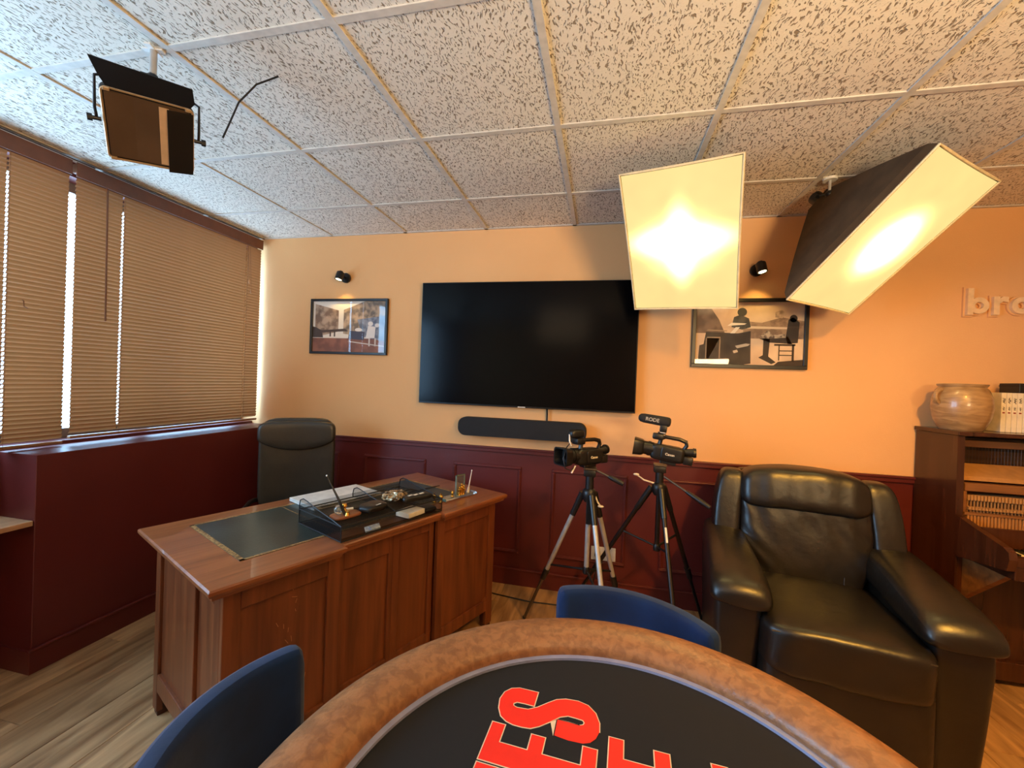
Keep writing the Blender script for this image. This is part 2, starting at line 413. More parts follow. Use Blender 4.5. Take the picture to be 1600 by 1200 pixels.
# ================================================================== VENETIAN BLINDS
BX = -2.405
PITCH = .0207
def slat_mesh(L, cords):
    """curved slat along Y from 0 to -L, with a small route hole at each cord"""
    m = MB(); bm = m.bm; nseg = 5; wd = .0255; tilt = math.radians(65)
    cuts = [0]
    for c in sorted(cords): cuts += [c-.0035, c+.0035]
    cuts.append(L)
    prof = []
    for k in range(nseg+1):
        s = (k/nseg-.5)*wd; b = .0034*(1-(2*s/wd)**2)
        # s runs from the low window-side edge to the high room-side edge, bulging to the room
        prof.append((s*math.cos(tilt)+b*math.sin(tilt), s*math.sin(tilt)-b*math.cos(tilt)))
    rows = [[bm.verts.new((x, -c, z)) for (x, z) in prof] for c in cuts]
    for i in range(len(cuts)-1):
        for k in range(nseg):
            if i % 2 == 1 and k in (1, 2, 3): continue
            bm.faces.new((rows[i][k], rows[i][k+1], rows[i+1][k+1], rows[i+1][k]))
    return m
def blind(ya, yb, zb, zt, cords, label):
    L = ya-yb
    e = empty('venetian_blind', label, 'blind', (BX, ya, 0))
    m = MB(); m.box((-.02, -L, zt-.001), (.016, 0, zt+.045), bev=.003); m.build('headrail', M_rail_b, e)
    m = MB(); m.box((.012, -L-.004, zt-.022), (.02, .0, zt+.05), bev=.002); m.build('valance', M_rail_b, e)
    n = int((zt-.03-zb)/PITCH); s0 = None
    for i in range(n):
        z = zt-.035-i*PITCH
        if s0 is None: s0 = slat_mesh(L-.006, cords).build('slat', M_slat, e, smooth=True); o = s0
        else: o = inst(s0, e)
        o.location = (0, -.003, z); o.rotation_euler = (0, random.uniform(-.03, .03), 0)
    m = MB(); m.box((-.011, -L+.003, zb-.006), (.011, -.003, zb+.008), bev=.003); m.build('bottom_rail', M_slat, e)
    for c in cords:
        m = MB()
        for dx in (-.0135, .0135): m.cyl((dx, -c, zb), (dx, -c, zt), .0007, n=5)
        m.build('ladder_cord', M_rail_b, e)
    return e
bR = blind(-.022, -1.178, 1.005, 2.335, (.13, .94), 'brown venetian blind reaching the corner beside the pale back wall')
bL = blind(-1.200, -1.76, .985, 2.335, (.215,), 'brown venetian blind cut off by the left edge, daylight glinting through it')
m = MB(); m.cyl((.022, -1.03, 2.3), (.024, -1.025, 1.61), .0042, n=6); m.cyl((.022, -1.03, 2.3), (.010, -1.03, 2.325), .003, n=6); m.build('tilt_wand', M_rail_b, bR)
m = MB(); m.tube([(.02, -.14, 2.3), (.022, -.13, 2.15), (.022, -.125, 2.05)], .0009, n=5); m.tube([(.02, -.12, 2.3), (.022, -.11, 2.1), (.023, -.105, 1.98)], .0009, n=5); m.build('pull_cord', M_rail_b, bR)
for (y, z) in ((-.125, 2.04), (-.105, 1.97)):
    m = MB(); m.lathe([(.001, .018), (.004, .012), (.006, -.004), (.005, -.014), (.001, -.016)], 10, c=(.023, y, z)); m.build('cord_tassel', M_shelf, bR, smooth=True)
m = MB(); m.tube([(.016, -.165, 1.66), (.024, -.165, 1.655), (.026, -.165, 1.63), (.022, -.15, 1.625)], .002, n=6); m.build('cord_hook', M_rail_b, bL)

# ================================================================== TV, SOUNDBAR, PICTURES, SPOTS
tv = empty('television', 'large black flat television mounted on the wall', 'television', (-.305, 0, 0))
tz0, tz1 = 1.198, 2.033; hw = .727
m = MB(); m.box((-hw, -.058, tz0), (hw, -.028, tz1), bev=.003); m.build('casing', M_tvfrm, tv)
m = MB(); m.box((-hw+.006, -.0595, tz0+.01), (hw-.006, -.057, tz1-.006)); m.build('screen', M_screen, tv)
m = MB(); m.box((-.25, -.03, tz0+.15), (.25, -.001, tz1-.2)); m.build('wall_bracket', M_blackm, tv)
m = MB(); m.tube([(-.03+.2, -.03, tz0+.03), (.172, -.02, 1.16), (.172, -.02, 1.10)], .006, n=6)
tag(m.build('power_cable', M_black, tv))
m = MB(); m.box((-.02, -.0605, tz0+.001), (.03, -.056, tz0+.007)); m.build('logo_bar', M_silver, tv)
sb = empty('soundbar', 'long black soundbar with rounded ends mounted below the television', 'speaker', (-.3, 0, 0))
secs = []
def rrect(w, h, r, n=5):
    P = []
    for cx, cy, a0 in ((w/2-r, h/2-r, 0), (-w/2+r, h/2-r, 90), (-w/2+r, -h/2+r, 180), (w/2-r, -h/2+r, 270)):
        for k in range(n+1):
            a = math.radians(a0+90*k/n); P.append((cx+r*math.cos(a), cy+r*math.sin(a)))
    return P
m = MB()
secs = [[(x*s_, y_, 1.058+z*s_) for x, z in rrect(.855, .122, .05, 6)] for y_, s_ in ((-.012, .985), (-.02, 1), (-.085, 1), (-.092, .99))]
m.loft(secs); m.build('cabinet', mat('soundbar_cloth', (24, 23, 25), .8, bump=.0004, bscale=500), sb, smooth=True)
m = MB(); m.box((-.3, -.013, 1.03), (-.22, 0, 1.09)); m.box((.22, -.013, 1.03), (.3, 0, 1.09)); m.build('wall_bracket', M_blackm, sb)

def picture(x0, x1, z0, z1, fr, label, art, tilt=0):
    e = empty('framed_picture', label, 'picture', ((x0+x1)/2, 0, (z0+z1)/2)); e.rotation_euler = (0, tilt, 0)
    w, h = x1-x0, z1-z0
    for nm, a, b in (('a', (-w/2, h/2-fr), (w/2, h/2)), ('b', (-w/2, -h/2), (w/2, -h/2+fr)), ('c', (-w/2, -h/2+fr), (-w/2+fr, h/2-fr)), ('d', (w/2-fr, -h/2+fr), (w/2, h/2-fr))):
        m = MB(); m.box((a[0], -.024, a[1]), (b[0], 0, b[1]), bev=.002, seg=1); m.build('frame_bar', M_black, e)
    iw, ih = w-2*fr, h-2*fr
    m = MB(); m.box((-iw/2, -.012, -ih/2), (iw/2, -.002, ih/2)); pr = m.build('print', M_white, e)
    art(iw, ih, pr)
    m = MB(); m.box((-iw/2, -.0165, -ih/2), (iw/2, -.0155, ih/2)); g = m.build('glazing', bpy.data.materials['thin_window_glass'], e)
    return e
PM = {}
def ink(c, noise_c=None, sc=40):
    k = (c, noise_c, sc)
    if k not in PM: PM[k] = mat('print_ink', c, .6, col2=noise_c or c, scale=sc, lo=.4, hi=.6, detail=6)
    return PM[k]
def flat(parent, polys, c, lvl, name='print_shape', c2=None, sc=40, w=1, h=1):
    m = MB()
    for P in polys:
        m.prism([((x-.5)*w, (y-.5)*h) for x, y in P], -.012-.0001*lvl, -.0121-.0001*lvl, ax=1)
    m.build(name, ink(c, c2, sc), parent)
def ell(cx, cy, rx, ry, n=14): return [(cx+rx*math.cos(2*PI*k/n), cy+ry*math.sin(2*PI*k/n)) for k in range(n)]
def art_room(w, h, p):
    F = lambda polys, c, l, c2=None, sc=40, name='print_shape': flat(p, polys, c, l, name, c2, sc, w, h)
    F([[(0, 0), (1, 0), (1, 1), (0, 1)]], (226, 214, 200), 0)
    F([[(0, 0), (1, 0), (1, .27), (0, .27)]], (148, 92, 72), 1, (120, 74, 60), 14)
    F([[(.03, .28), (.36, .40), (.36, .82), (.03, .95)]], (116, 92, 76), 2, (178, 150, 126), 22)
    F([[(.43, .36), (1, .24), (1, 1.0), (.72, 1.0), (.43, .83)]], (110, 96, 84), 2, (190, 160, 130), 22)
    F([[(.70, .30), (1, .22), (1, .72), (.62, .64)]], (92, 98, 116), 3, (140, 144, 156), 30)
    F([[(0, .28), (.15, .28), (.13, .42), (.05, .48), (0, .5)]], (64, 52, 50), 4)
    F([[(.1, .42), (.45, .46), (.5, .41), (.12, .38)], [(.24, .30), (.26, .30), (.26, .42), (.24, .42)], [(.30, .30), (.32, .30), (.32, .42), (.30, .42)]], (70, 54, 48), 5)
    F([ell(.64, .44, .05, .035), ell(.80, .56, .035, .045), [(.74, .28), (.86, .28), (.87, .50), (.77, .52)], ell(.89, .53, .03, .04)], (222, 212, 206), 6)
    F([[(.78, .12), (.80, .12), (.80, .28), (.78, .28)], [(.86, .12), (.88, .12), (.88, .28), (.86, .28)], [(.5, .22), (1, .13), (1, .11), (.5, .2)]], (206, 190, 178), 7)
    F([[(.50, .26), (.72, .24), (.72, .40), (.52, .42)]], (60, 62, 84), 5)
def art_lake(w, h, p):
    F = lambda polys, c, l, c2=None, sc=40, name='print_shape': flat(p, polys, c, l, name, c2, sc, w, h)
    F([[(0, 0), (1, 0), (1, 1), (0, 1)]], (226, 196, 160), 0, (206, 172, 138), 6)
    F([[(0, .5), (.28, .5), (.22, .72), (.1, 1), (0, 1)]], (92, 72, 58), 1, (120, 96, 78), 20)
    F([[(.45, .70), (.62, .67), (.8, .76), (1, .70), (1, .42), (.45, .42)]], (128, 100, 78), 2, (168, 136, 106), 24)
    F([[(.48, .62), (.92, .60), (.92, .57), (.48, .58)]], (222, 196, 164), 3)
    F([[(0, 0), (.03, .02), (.04, .30), (.08, .32), (.10, .52), (.40, .50), (.52, .54), (.53, .02), (.46, 0)]], (34, 28, 26), 3, (54, 46, 42), 16)
    F([[(.1, .02), (.11, .02), (.11, .44), (.24, .44), (.24, .02), (.23, .02), (.23, .42), (.1, .42)], [(.1, .54), (.3, .53), (.3, .545), (.12, .56)]], (150, 126, 100), 4)
    F([ell(.435, .84, .045, .07)], (70, 66, 56), 5)
    F([[(.34, .60), (.36, .76), (.42, .80), (.50, .74), (.52, .60), (.44, .56)]], (84, 80, 70), 4, (60, 56, 50), 20)
    F([[(.33, .50), (.37, .50), (.42, .60), (.38, .60)], [(.30, .62), (.46, .64), (.48, .66), (.34, .67)]], (236, 222, 200), 6)
    F([[(.38, .30), (.48, .34), (.52, .33), (.50, .30), (.40, .26)], [(.36, .22), (.40, .24), (.41, .20), (.37, .18)]], (196, 176, 150), 6)
    F([[(.84, .44), (.86, .72), (.90, .76), (.96, .68), (.95, .36), (.86, .34)], ell(.905, .74, .035, .06),
       [(.60, .42), (.86, .46), (.90, .34), (.70, .36)], [(.64, .42), (.70, .42), (.69, .14), (.76, .05), (.72, .02), (.60, .12), (.64, .16)]], (44, 34, 30), 5)
    F([[(.78, .34), (.79, .34), (.79, .08), (.78, .08)], [(.90, .34), (.92, .34), (.92, .06), (.90, .06)], [(.74, .34), (.93, .34), (.93, .31), (.74, .31)],
       [(.78, .24), (.91, .24), (.91, .225), (.78, .225)], [(.78, .17), (.91, .17), (.91, .155), (.78, .155)], [(.74, 0), (1, 0), (1, .1), (.78, .06)]], (52, 38, 32), 6)
    F([[(.60, .44), (.68, .56), (.72, .48), (.84, .50), (.84, .44), (.70, .42)]], (196, 172, 142), 7, (90, 72, 60), 60)
    F([[(.74, .84), (.80, .88), (.84, .80), (.80, .74), (.74, .76)]], (150, 122, 96), 3, (200, 168, 136), 40)
picture(-1.949, -1.314, 1.524, 1.934, .018, 'black-framed colour picture of a room interior on the pale wall by the window', art_room)
picture(.742, 1.376, 1.500, 1.92, .022, 'black-framed monochrome picture of seated figures outdoors, partly behind the hanging softboxes', art_lake)

M_bulb = emis('spot_bulb', (255, 232, 170), 12)
def spot(x, z, label, rz):
    e = empty('wall_spotlight', label, 'lamp', (x, 0, z), 0)
    m = MB(); m.lathe([(.030, 0), (.036, .003), (.037, .018), (.034, .022), (.001, .022)], 24, M=RX(PI/2)); m.build('wall_plate', M_black, e, smooth=True)
    m = MB(); m.cyl((0, -.02, 0), (0, -.07, .005), .009); m.build('arm', M_black, e, smooth=True)
    A = T(0, -.085, 0) @ RZ(rz) @ RX(math.radians(-16))
    m = MB(); m.lathe([(.001, .034), (.013, .034), (.013, .026), (.026, .024), (.0275, .02), (.0275, -.034), (.024, -.034), (.022, -.028), (.001, -.027)], 24, M=A); h = m.build('lamp_head', M_black, e, smooth=True)
    m = MB(); m.lathe([(.001, -.031), (.020, -.031), (.020, -.029), (.001, -.0285)], 20, M=A); m.build('bulb', M_bulb, e)
    d = bpy.data.lights.new('spot_light', 'SPOT'); d.energy = 4.5; d.color = (1, .66, .2); d.spot_size = math.radians(100); d.spot_blend = .8; d.shadow_soft_size = .015
    o = bpy.data.objects.new('spot_light', d); COL.objects.link(o); o.parent = e; o.matrix_local = A @ T(0, 0, -.04) @ RX(math.radians(20))
    return e
spot(-1.665, 2.088, 'small black wall spotlight above the picture nearest the window', math.radians(-25))
spot(1.09, 2.088, 'small black wall spotlight between the two softboxes, above the monochrome picture', math.radians(35))

# raised lettering on the wall
M_letter = mat('letter_paint', (246, 206, 156), .5)
sg = empty('wall_lettering', 'raised wall-coloured lettering reading bro on the orange-lit wall', 'lettering', (0, 0, 0))
def ring(m, cx, cz, ro, ri, y0, y1, n=32):
    secs = []
    for r, y in ((ro, y0), (ro, y1), (ri, y1), (ri, y0)):
        secs.append([(cx+r*math.cos(2*PI*k/n), y, cz+r*math.sin(2*PI*k/n)) for k in range(n)])
    m.loft(secs, closed=True)
for (nm, kind, cx) in (('letter_b', 'b', 2.180), ('letter_r', 'r', 2.272), ('letter_o', 'o', 2.366)):
    for lvl, (ex, y0, y1) in enumerate(((.009, 0, -.010), (0, -.010, -.028))):
        m = MB(); ro = .044+ex; ri = .019-ex*.7; cz = 1.872
        if kind in 'bo': ring(m, cx, cz, ro, max(ri, .006), y0, y1)
        if kind == 'b': m.box((cx-.052-ex, y1-.0004, cz-.05-ex), (cx-.026+ex, y0, 1.966+ex))
        if kind == 'r':
            m.box((cx-.028-ex, y1, cz-.05-ex), (cx-.002+ex, y0, cz+.048+ex))
            m.prism([(cx-.002, cz+.01), (cx+.012, cz+.022-ex), (cx+.036+ex, cz+.018-ex), (cx+.036+ex, cz+.046+ex), (cx+.012, cz+.048+ex), (cx-.002, cz+.038)], y1, y0, ax=1)
        m.build(nm if lvl else 'letter_outline', M_letter if lvl else M_wall, sg)

# outlet + cord
o = empty('wall_socket', 'white double wall socket low on the maroon wall behind the tripod', 'socket', (.262, 0, .28))
m = MB(); m.box((-.077, -.009, -.043), (.077, 0, .043), bev=.003); m.build('cover_plate', M_white, o)
for dx in (-.037, .037):
    m = MB(); ring(m, dx, 0, .025, .022, -.012, -.009, 24); m.build('socket_ring', M_white, o)
m = MB(); m.lathe([(.001, .0), (.018, .0), (.018, .03), (.012, .036), (.001, .036)], 16, M=T(-.037, -.009, 0) @ RX(PI/2)); 
plug = tag(m.build('plug', M_black, None, smooth=True, M=T(.262, 0, .28)), 'black round plug in the left half of the white wall socket', 'plug')
m = MB(); m.tube([(.225, -.04, .28), (.222, -.07, .24), (.20, -.09, .08), (.15, -.12, .006), (.02, -.19, .005), (-.18, -.20, .005), (-.4, -.17, .005), (-.62, -.12, .005), (-.9, -.2, .005)], .004, n=6)
tag(m.build('power_cord', M_black, None, smooth=True), 'thin black power cord running from the socket along the floor to the desk', 'cord')

# ================================================================== SOFTBOXES + LED PANEL
def hump(x, n=12): return [x*k/n for k in range(n+1)]
def softbox(c, ax, ay, az, label, dif, mount, depth=.40):
    M4 = basis(c, ax, ay, az)
    e = empty('softbox', label, 'studio light', (0, 0, 0)); e.matrix_world = M4
    w, h = .5, .7; n = 10
    def outline(s, z, sag=.0):
        P = []
        cs = [(-w/2, h/2), (w/2, h/2), (w/2, -h/2), (-w/2, -h/2)]
        for i in range(4):
            a, b = cs[i], cs[(i+1) % 4]; L = math.hypot(b[0]-a[0], b[1]-a[1])
            nx, ny = -(a[1]+b[1])/2, -(a[0]+b[0])/2
            inn = Vector((-(a[0]+b[0]), -(a[1]+b[1]))).normalized()
            for k in range(n):
                t = k/n; q = 4*t*(1-t)*sag
                P.append(((a[0]+(b[0]-a[0])*t+inn.x*q)*s, (a[1]+(b[1]-a[1])*t+inn.y*q)*s, z))
        return P
    m = MB()
    secs = [outline(1.0, 0, .003), outline(1.0, -.006, .003), outline(.965, -.04, .004)]
    for t in (.2, .4, .6, .8, 1.0):
        secs.append(outline(.965*(1-t)+.16*t+.012*math.sin(t*PI), -.04-(depth-.04)*t, .006*(1-t)))
    m.loft(secs, cap=False); m.bm.faces.new([m.bm.verts.new(p) for p in secs[-1]])
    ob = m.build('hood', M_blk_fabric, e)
    sol = ob.modifiers.new('thickness', 'SOLIDIFY'); sol.thickness = .003
    # rippled diffuser cloth
    m = MB(); G = 24; vs = {}
    for i in range(G+1):
        for j in range(G+1):
            u, v = i/G, j/G
            inx = .003*4*v*(1-v); iny = .003*4*u*(1-u)
            x = (u-.5)*(w-.012-2*inx); y = (v-.5)*(h-.012-2*iny)
            edge = min(u, 1-u, v, 1-v)
            z = .002+.010*min(edge*6, 1)+.004*noise.noise(Vector((x*9, y*9, c[0]*3)))*min(edge*10, 1)
            vs[i, j] = m.bm.verts.new((x, y, z))
    for i in range(G):
        for j in range(G): m.bm.faces.new((vs[i, j], vs[i+1, j], vs[i+1, j+1], vs[i, j+1]))
    ob = m.build('diffuser', dif, e, smooth=True)
    m = MB(); m.tube([(x, y, .003) for x, y, z in outline(1.0, 0, .003)], .005, n=6, closed=True); m.build('hem', mat('white_hem', (236, 214, 170), .8), e)
    m = MB(); m.cyl((0, 0, -depth-.002), (0, 0, -depth-.055), .032, n=16); m.build('lamp_socket', M_black, e, smooth=True)
    m = MB(); inv = M4.inverted()
    top = Vector((mount[0], mount[1], H-.012)); jn = Vector((mount[0], mount[1], mount[2]))
    m.cyl(inv @ top, inv @ jn, .0065, n=10); m.build('mounting_rod', M_alu, e)
    m = MB(); m.ball(inv @ jn, .019, 10); b2 = inv @ jn
    m.cyl(b2, (0, 0, -depth-.03), .011, n=8); m.cyl(inv @ (jn+Vector((-.045, 0, -.006))), inv @ (jn+Vector((-.01, 0, 0))), .006, .004, n=8)
    m.box((-.014, -.008, -.004), (.014, .008, .004), M=T(*(inv @ (jn+Vector((-.05, 0, -.008))))))
    m.build('swivel_clamp', M_black, e, smooth=True)
    m = MB(); m.cyl(inv @ Vector((mount[0], mount[1], H-.002)), inv @ Vector((mount[0], mount[1], H-.014)), .03, n=20); m.build('ceiling_plate', M_white, e)
    return e
d1 = diffuser_material('softbox_diffuser_left', .30, .26, 13, 1.0, [((.10, .34, 1),), ((.46, .12, 1), (0, .02, 0))])
d2 = diffuser_material('softbox_diffuser_right', .26, .27, 17, 1.0, [((.15, .20, 1),)])
softbox((.552, -.650, 2.052), (.944, -.327, -.050), (-.175, -.624, .762), (-.280, -.710, -.646),
        'lit white softbox nearest the television, seen almost face on', d1, (.62, -.40, 2.35))
softbox((1.411, -.602, 2.037), (.807, .589, -.039), (.452, -.574, .683), (.380, -.569, -.729),
        'lit softbox tilted diagonally with its black side showing, right of the other', d2, (1.249, -.463, 2.33))

# LED panel with barn doors, hung from the ceiling grid
s_ = .83
Rm = ((.575, .568, .589), (.809, -.501, -.307), (.121, .653, -.748))
ax = Vector([r[0] for r in Rm]); ay = Vector([r[1] for r in Rm]); az = Vector([r[2] for r in Rm])
pc = Vector((CX, CY, CZ)) + s_*(Vector((-1.553, -1.452, 2.294))-Vector((CX, CY, CZ)))
lp = empty('led_panel', 'black studio panel lamp with barn doors hanging by the blinds, switched off', 'studio light'); M4 = basis(pc, ax, ay, az); lp.matrix_world = M4; inv = M4.inverted()
hw_ = .135*s_
m = MB(); secs = [[(x, y, z) for x, y in rrect(2*hw_*s0, 2*hw_*s0, .016, 4)] for z, s0 in ((-.03, .86), (-.022, .98), (-.002, 1.0), (.004, .99))]
m.loft(secs); m.build('housing', M_blackm, lp, smooth=True)
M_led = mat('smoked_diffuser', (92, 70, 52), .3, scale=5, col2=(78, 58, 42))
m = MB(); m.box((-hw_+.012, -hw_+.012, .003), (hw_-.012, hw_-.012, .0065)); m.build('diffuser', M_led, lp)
M_edge = mat('brass_edge', (196, 160, 118), .35, metal=.4)  # pale brass tone for the panel rim and corner clips
m = MB()
P = [(x, y, .006) for x, y in rrect(2*hw_-.008, 2*hw_-.008, .014, 4)]
m.tube(P, .0035, n=6, closed=True); m.build('rim', M_edge, lp)
for (x, y) in ((-1, -1), (1, -1), (-1, 1), (1, 1)):
    m = MB(); m.box((x*(hw_-.016)-.008, y*(hw_-.007)-.005, .006), (x*(hw_-.016)+.008, y*(hw_-.007)+.005, .014), bev=.002); m.build('corner_clip', M_edge, lp)
# top door (hinged up), right door (folded over the face), bottom rail
Mt = T(0, hw_+.003, .012) @ RX(math.radians(18))
m = MB(); m.prism([(-hw_*.86, 0), (hw_*.9, 0), (hw_*1.0, .02), (hw_*.93, .072), (-hw_*1.12, .085), (-hw_*.98, .03)], 0, .002, M=Mt); m.build('barn_door', M_black, lp)
Mr = T(hw_-.004, 0, .012) @ RY(math.radians(9))
m = MB(); m.box((-.068, -hw_*.99, 0), (0, hw_*.86, .002), M=Mr); m.build('barn_door', M_black, lp)
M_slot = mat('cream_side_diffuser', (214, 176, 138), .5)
m = MB(); m.box((hw_*.20, -hw_+.016, .007), (hw_*.42, hw_-.02, .0085)); m.build('uncovered_strip', M_slot, lp)
Ml = T(-hw_+.01, 0, .009) @ RY(math.radians(4))
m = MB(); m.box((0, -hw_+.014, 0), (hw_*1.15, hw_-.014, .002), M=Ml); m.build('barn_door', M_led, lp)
for s in (-1, 1):
    m = MB(); m.cyl((s*(hw_+.002), 0, -.012), (s*(hw_+.03), 0, -.012), .006, n=10); m.cyl((s*(hw_+.022), 0, -.012), (s*(hw_+.034), 0, -.012), .011, n=8); m.build('tilt_knob', M_black, lp, smooth=True)
mt_xy = (-1.247, -1.673)
topj = inv @ Vector((mt_xy[0], mt_xy[1], 2.31))
m = MB(); m.tube([(-hw_-.012, 0, -.012), (-hw_-.014, .03, -.02), (-hw_-.005, .11, -.05), topj+Vector((-.03, 0, 0)), topj, topj+Vector((.03, 0, 0)), (hw_+.02, .10, -.05), (hw_+.016, .03, -.02), (hw_+.014, 0, -.012)], .004, n=8); m.build('yoke', M_black, lp, smooth=True)
m = MB(); m.cyl(inv @ Vector((*mt_xy, 2.408-.004)), topj, .010, n=12); m.build('mounting_rod', M_alu, lp, smooth=True)
m = MB(); m.ball(topj, .017, 10); m.cyl(topj+Vector((-.03, 0, 0)), topj+Vector((-.01, 0, 0)), .011, n=8); m.build('swivel_clamp', M_black, lp, smooth=True)
m = MB()
for k in range(2):
    m.box((-.03, -.009, -.006), (.03, .009, 0), M=inv @ T(mt_xy[0], mt_xy[1], H-.004) @ RZ(math.radians(20+90*k)), bev=.001)
m.build('ceiling_clip', M_white, lp)
m = MB(); m.tube([inv @ Vector(p) for p in ((-1.09, -1.56, 2.17), (-1.07, -1.555, 2.22), (-1.05, -1.54, 2.30), (-1.0, -1.52, 2.37), (-.93, -1.50, 2.404))], .003, n=6); m.build('cable', M_black, lp, smooth=True)

# ================================================================== DESK
th = math.radians(66); dk = (-.9195, -.959)
desk = empty('writing_desk', 'old oak writing desk with green leather top and panelled front', 'desk', (dk[0], dk[1], 0), th)
HT = .735
L2, D2 = .712, .378          # half sizes of the top; local x along the desk, local -y to the viewer
REC = .026; RX0, RX1 = -.275, .225
def top_poly(g):
    return [(-L2-g, -D2-g), (RX0+g, -D2-g), (RX0+g, -D2+REC-g), (RX1-g, -D2+REC-g), (RX1-g, -D2-g), (L2+g, -D2-g), (L2+g, D2+g), (-L2-g, D2+g)]
m = MB()
m.loft([[(x, y, z) for x, y in top_poly(g)] for g, z in ((-.014, HT-.036), (-.012, HT-.026), (-.004, HT-.022), (0, HT-.014), (0, HT-.005), (-.005, HT))])
m.build('desk_top', M_deskx, desk)
ix0, ix1, iy0, iy1 = -.575, .54, -.225, .275
m = MB(); m.box((ix0, iy0, HT-.002), (ix1, iy1, HT+.0012)); m.build('leather_inlay', M_green, desk)
m = MB()
for a, b in (((ix0, iy0), (ix1, iy0+.012)), ((ix0, iy1-.012), (ix1, iy1)), ((ix0, iy0), (ix0+.016, iy1)), ((ix1-.016, iy0), (ix1, iy1)), ((-.22, iy0), (-.217, iy1)), ((.2, iy0), (.203, iy1))):
    m.box((a[0], a[1], HT+.001), (b[0], b[1], HT+.0017))
m.build('gold_tooling', M_goldprint, desk)
# body: framed panels
BL, BD = .66, .335; BT = HT-.036
M_dark = mat('dark_foot_wood', (70, 32, 16), .5)  # darker brown wood, used for the desk feet
def fpanel(x0, x1, z0, z1, y, nm='front_panel', M=None, mt=M_desk):
    m = MB(); m.box((x0, y, z0), (x1, y+.012, z1), M=M)
    m.build(nm, mt, desk)
def frame(name, boxes, M=None, mt=M_desk, bev=.003):
    m = MB()
    for a, b in boxes: m.box(a, b, M=M, bev=bev, seg=2)
    return m.build(name, mt, desk)
# carcass core
m = MB(); m.box((-BL+.022, -BD+.062, .12), (BL-.02, BD-.02, BT)); m.build('carcass', M_desk, desk)
yF = -BD; yC = -BD+REC
def bay(x0, x1, yf, lst, rst, bottom=.14, top=.07, arch=False):
    frame('stile', [((x0, yf, .02 if x0 < -.6 else .10), (x0+lst, yf+.022, BT))])
    frame('stile', [((x1-rst, yf, .02 if x1 > .6 else .10), (x1, yf+.022, BT))])
    frame('rail', [((x0+lst, yf, BT-top), (x1-rst, yf+.022, BT))])
    frame('rail', [((x0+lst, yf, .10), (x1-rst, yf+.022, .10+.06))])
    fpanel(x0+lst, x1-rst, .16, BT-top, yf+.011)
bay(-BL, RX0-.0, yF, .05, .05)
bay(RX0, -.015, yC, .03, .02, top=.085)
bay(-.015, RX1, yC, .035, .03, top=.05)
bay(RX1, BL, yF, .045, .05)
m = MB(); m.prism([(RX1+.3, .10), (BL-.05, .10), (BL-.05, .175), (BL-.16, .13)], yF+.001, yF+.02, ax=1); m.build('apron', M_desk, desk)
# end panels (left end faces the lower left of the picture)
for s in (-1, 1):
    Me = None
    xo = s*BL; xi = s*(BL-.022)
    frame('end_stile', [((xo, -BD+.022, .02), (xi, -BD+.07, BT))]); frame('end_stile', [((xo, BD-.05, .02), (xi, BD, BT))])
    frame('end_stile', [((xo, -.10, .10), (xi, -.04, BT))])
    frame('end_rail', [((xo, -BD+.07, BT-.06), (xi, -.10, BT))]); frame('end_rail', [((xo, -.04, BT-.06), (xi, BD-.05, BT))])
    frame('end_rail', [((xo, -BD+.07, .10), (xi, -.10, .17))]); frame('end_rail', [((xo, -.04, .10), (xi, BD-.05, .17))])
    for ya, yb in ((-BD+.07, -.10), (-.04, BD-.05)):
        m = MB(); m.box((s*(BL-.012), ya, .17), (s*(BL-.02), yb, BT-.06)); m.build('end_panel', M_desk, desk)
    for y in (-BD+.025, BD-.025):
        m = MB(); m.loft([[(s*(BL-.025)+dx*q, y+dy*q, z) for dx, dy in ((-.024, -.024), (.024, -.024), (.024, .024), (-.024, .024))] for z, q in ((0, .8), (.12, 1))]); m.build('foot', M_dark, desk)
# scratches on the left front panel
m = MB(); rr = random.Random(3)
for k in range(16):
    x = -.45+rr.gauss(0, .022)+.02*math.sin(k); z = .62-k*.022+rr.gauss(0, .006); a = rr.uniform(.3, 1.9); l = rr.uniform(.008, .022)
    m.box((-l/2, -.0004, -.0008), (l/2, 0, .0008), M=T(x, yF+.0105, z) @ RY(a))
m.build('scratch_marks', mat('bare_scratch', (186, 128, 84), .7), desk)

def on_desk(name, label, cat, s, t, rz=0, z=HT+.002, group=None):
    c = Vector((dk[0], dk[1], 0)); u = Vector((math.cos(th), math.sin(th), 0)); v = Vector((-u.y, u.x, 0))
    p = c+u*s+v*t; return empty(name, label, cat, (p.x, p.y, z), th+rz, group)
# laptop
e = on_desk('laptop', 'closed silver laptop on the green desk leather', 'laptop', .03, .208)
m = MB(); m.box((-.185, -.118, 0), (.185, .118, .010), bev=.003); m.build('base', M_silver, e)
m = MB(); m.box((-.185, -.118, .0115), (.185, .118, .018), bev=.003); m.build('screen_lid', M_silver, e)
m = MB(); m.cyl((-.15, -.114, .0105), (.15, -.114, .0105), .004, n=8); m.build('hinge', M_black, e)
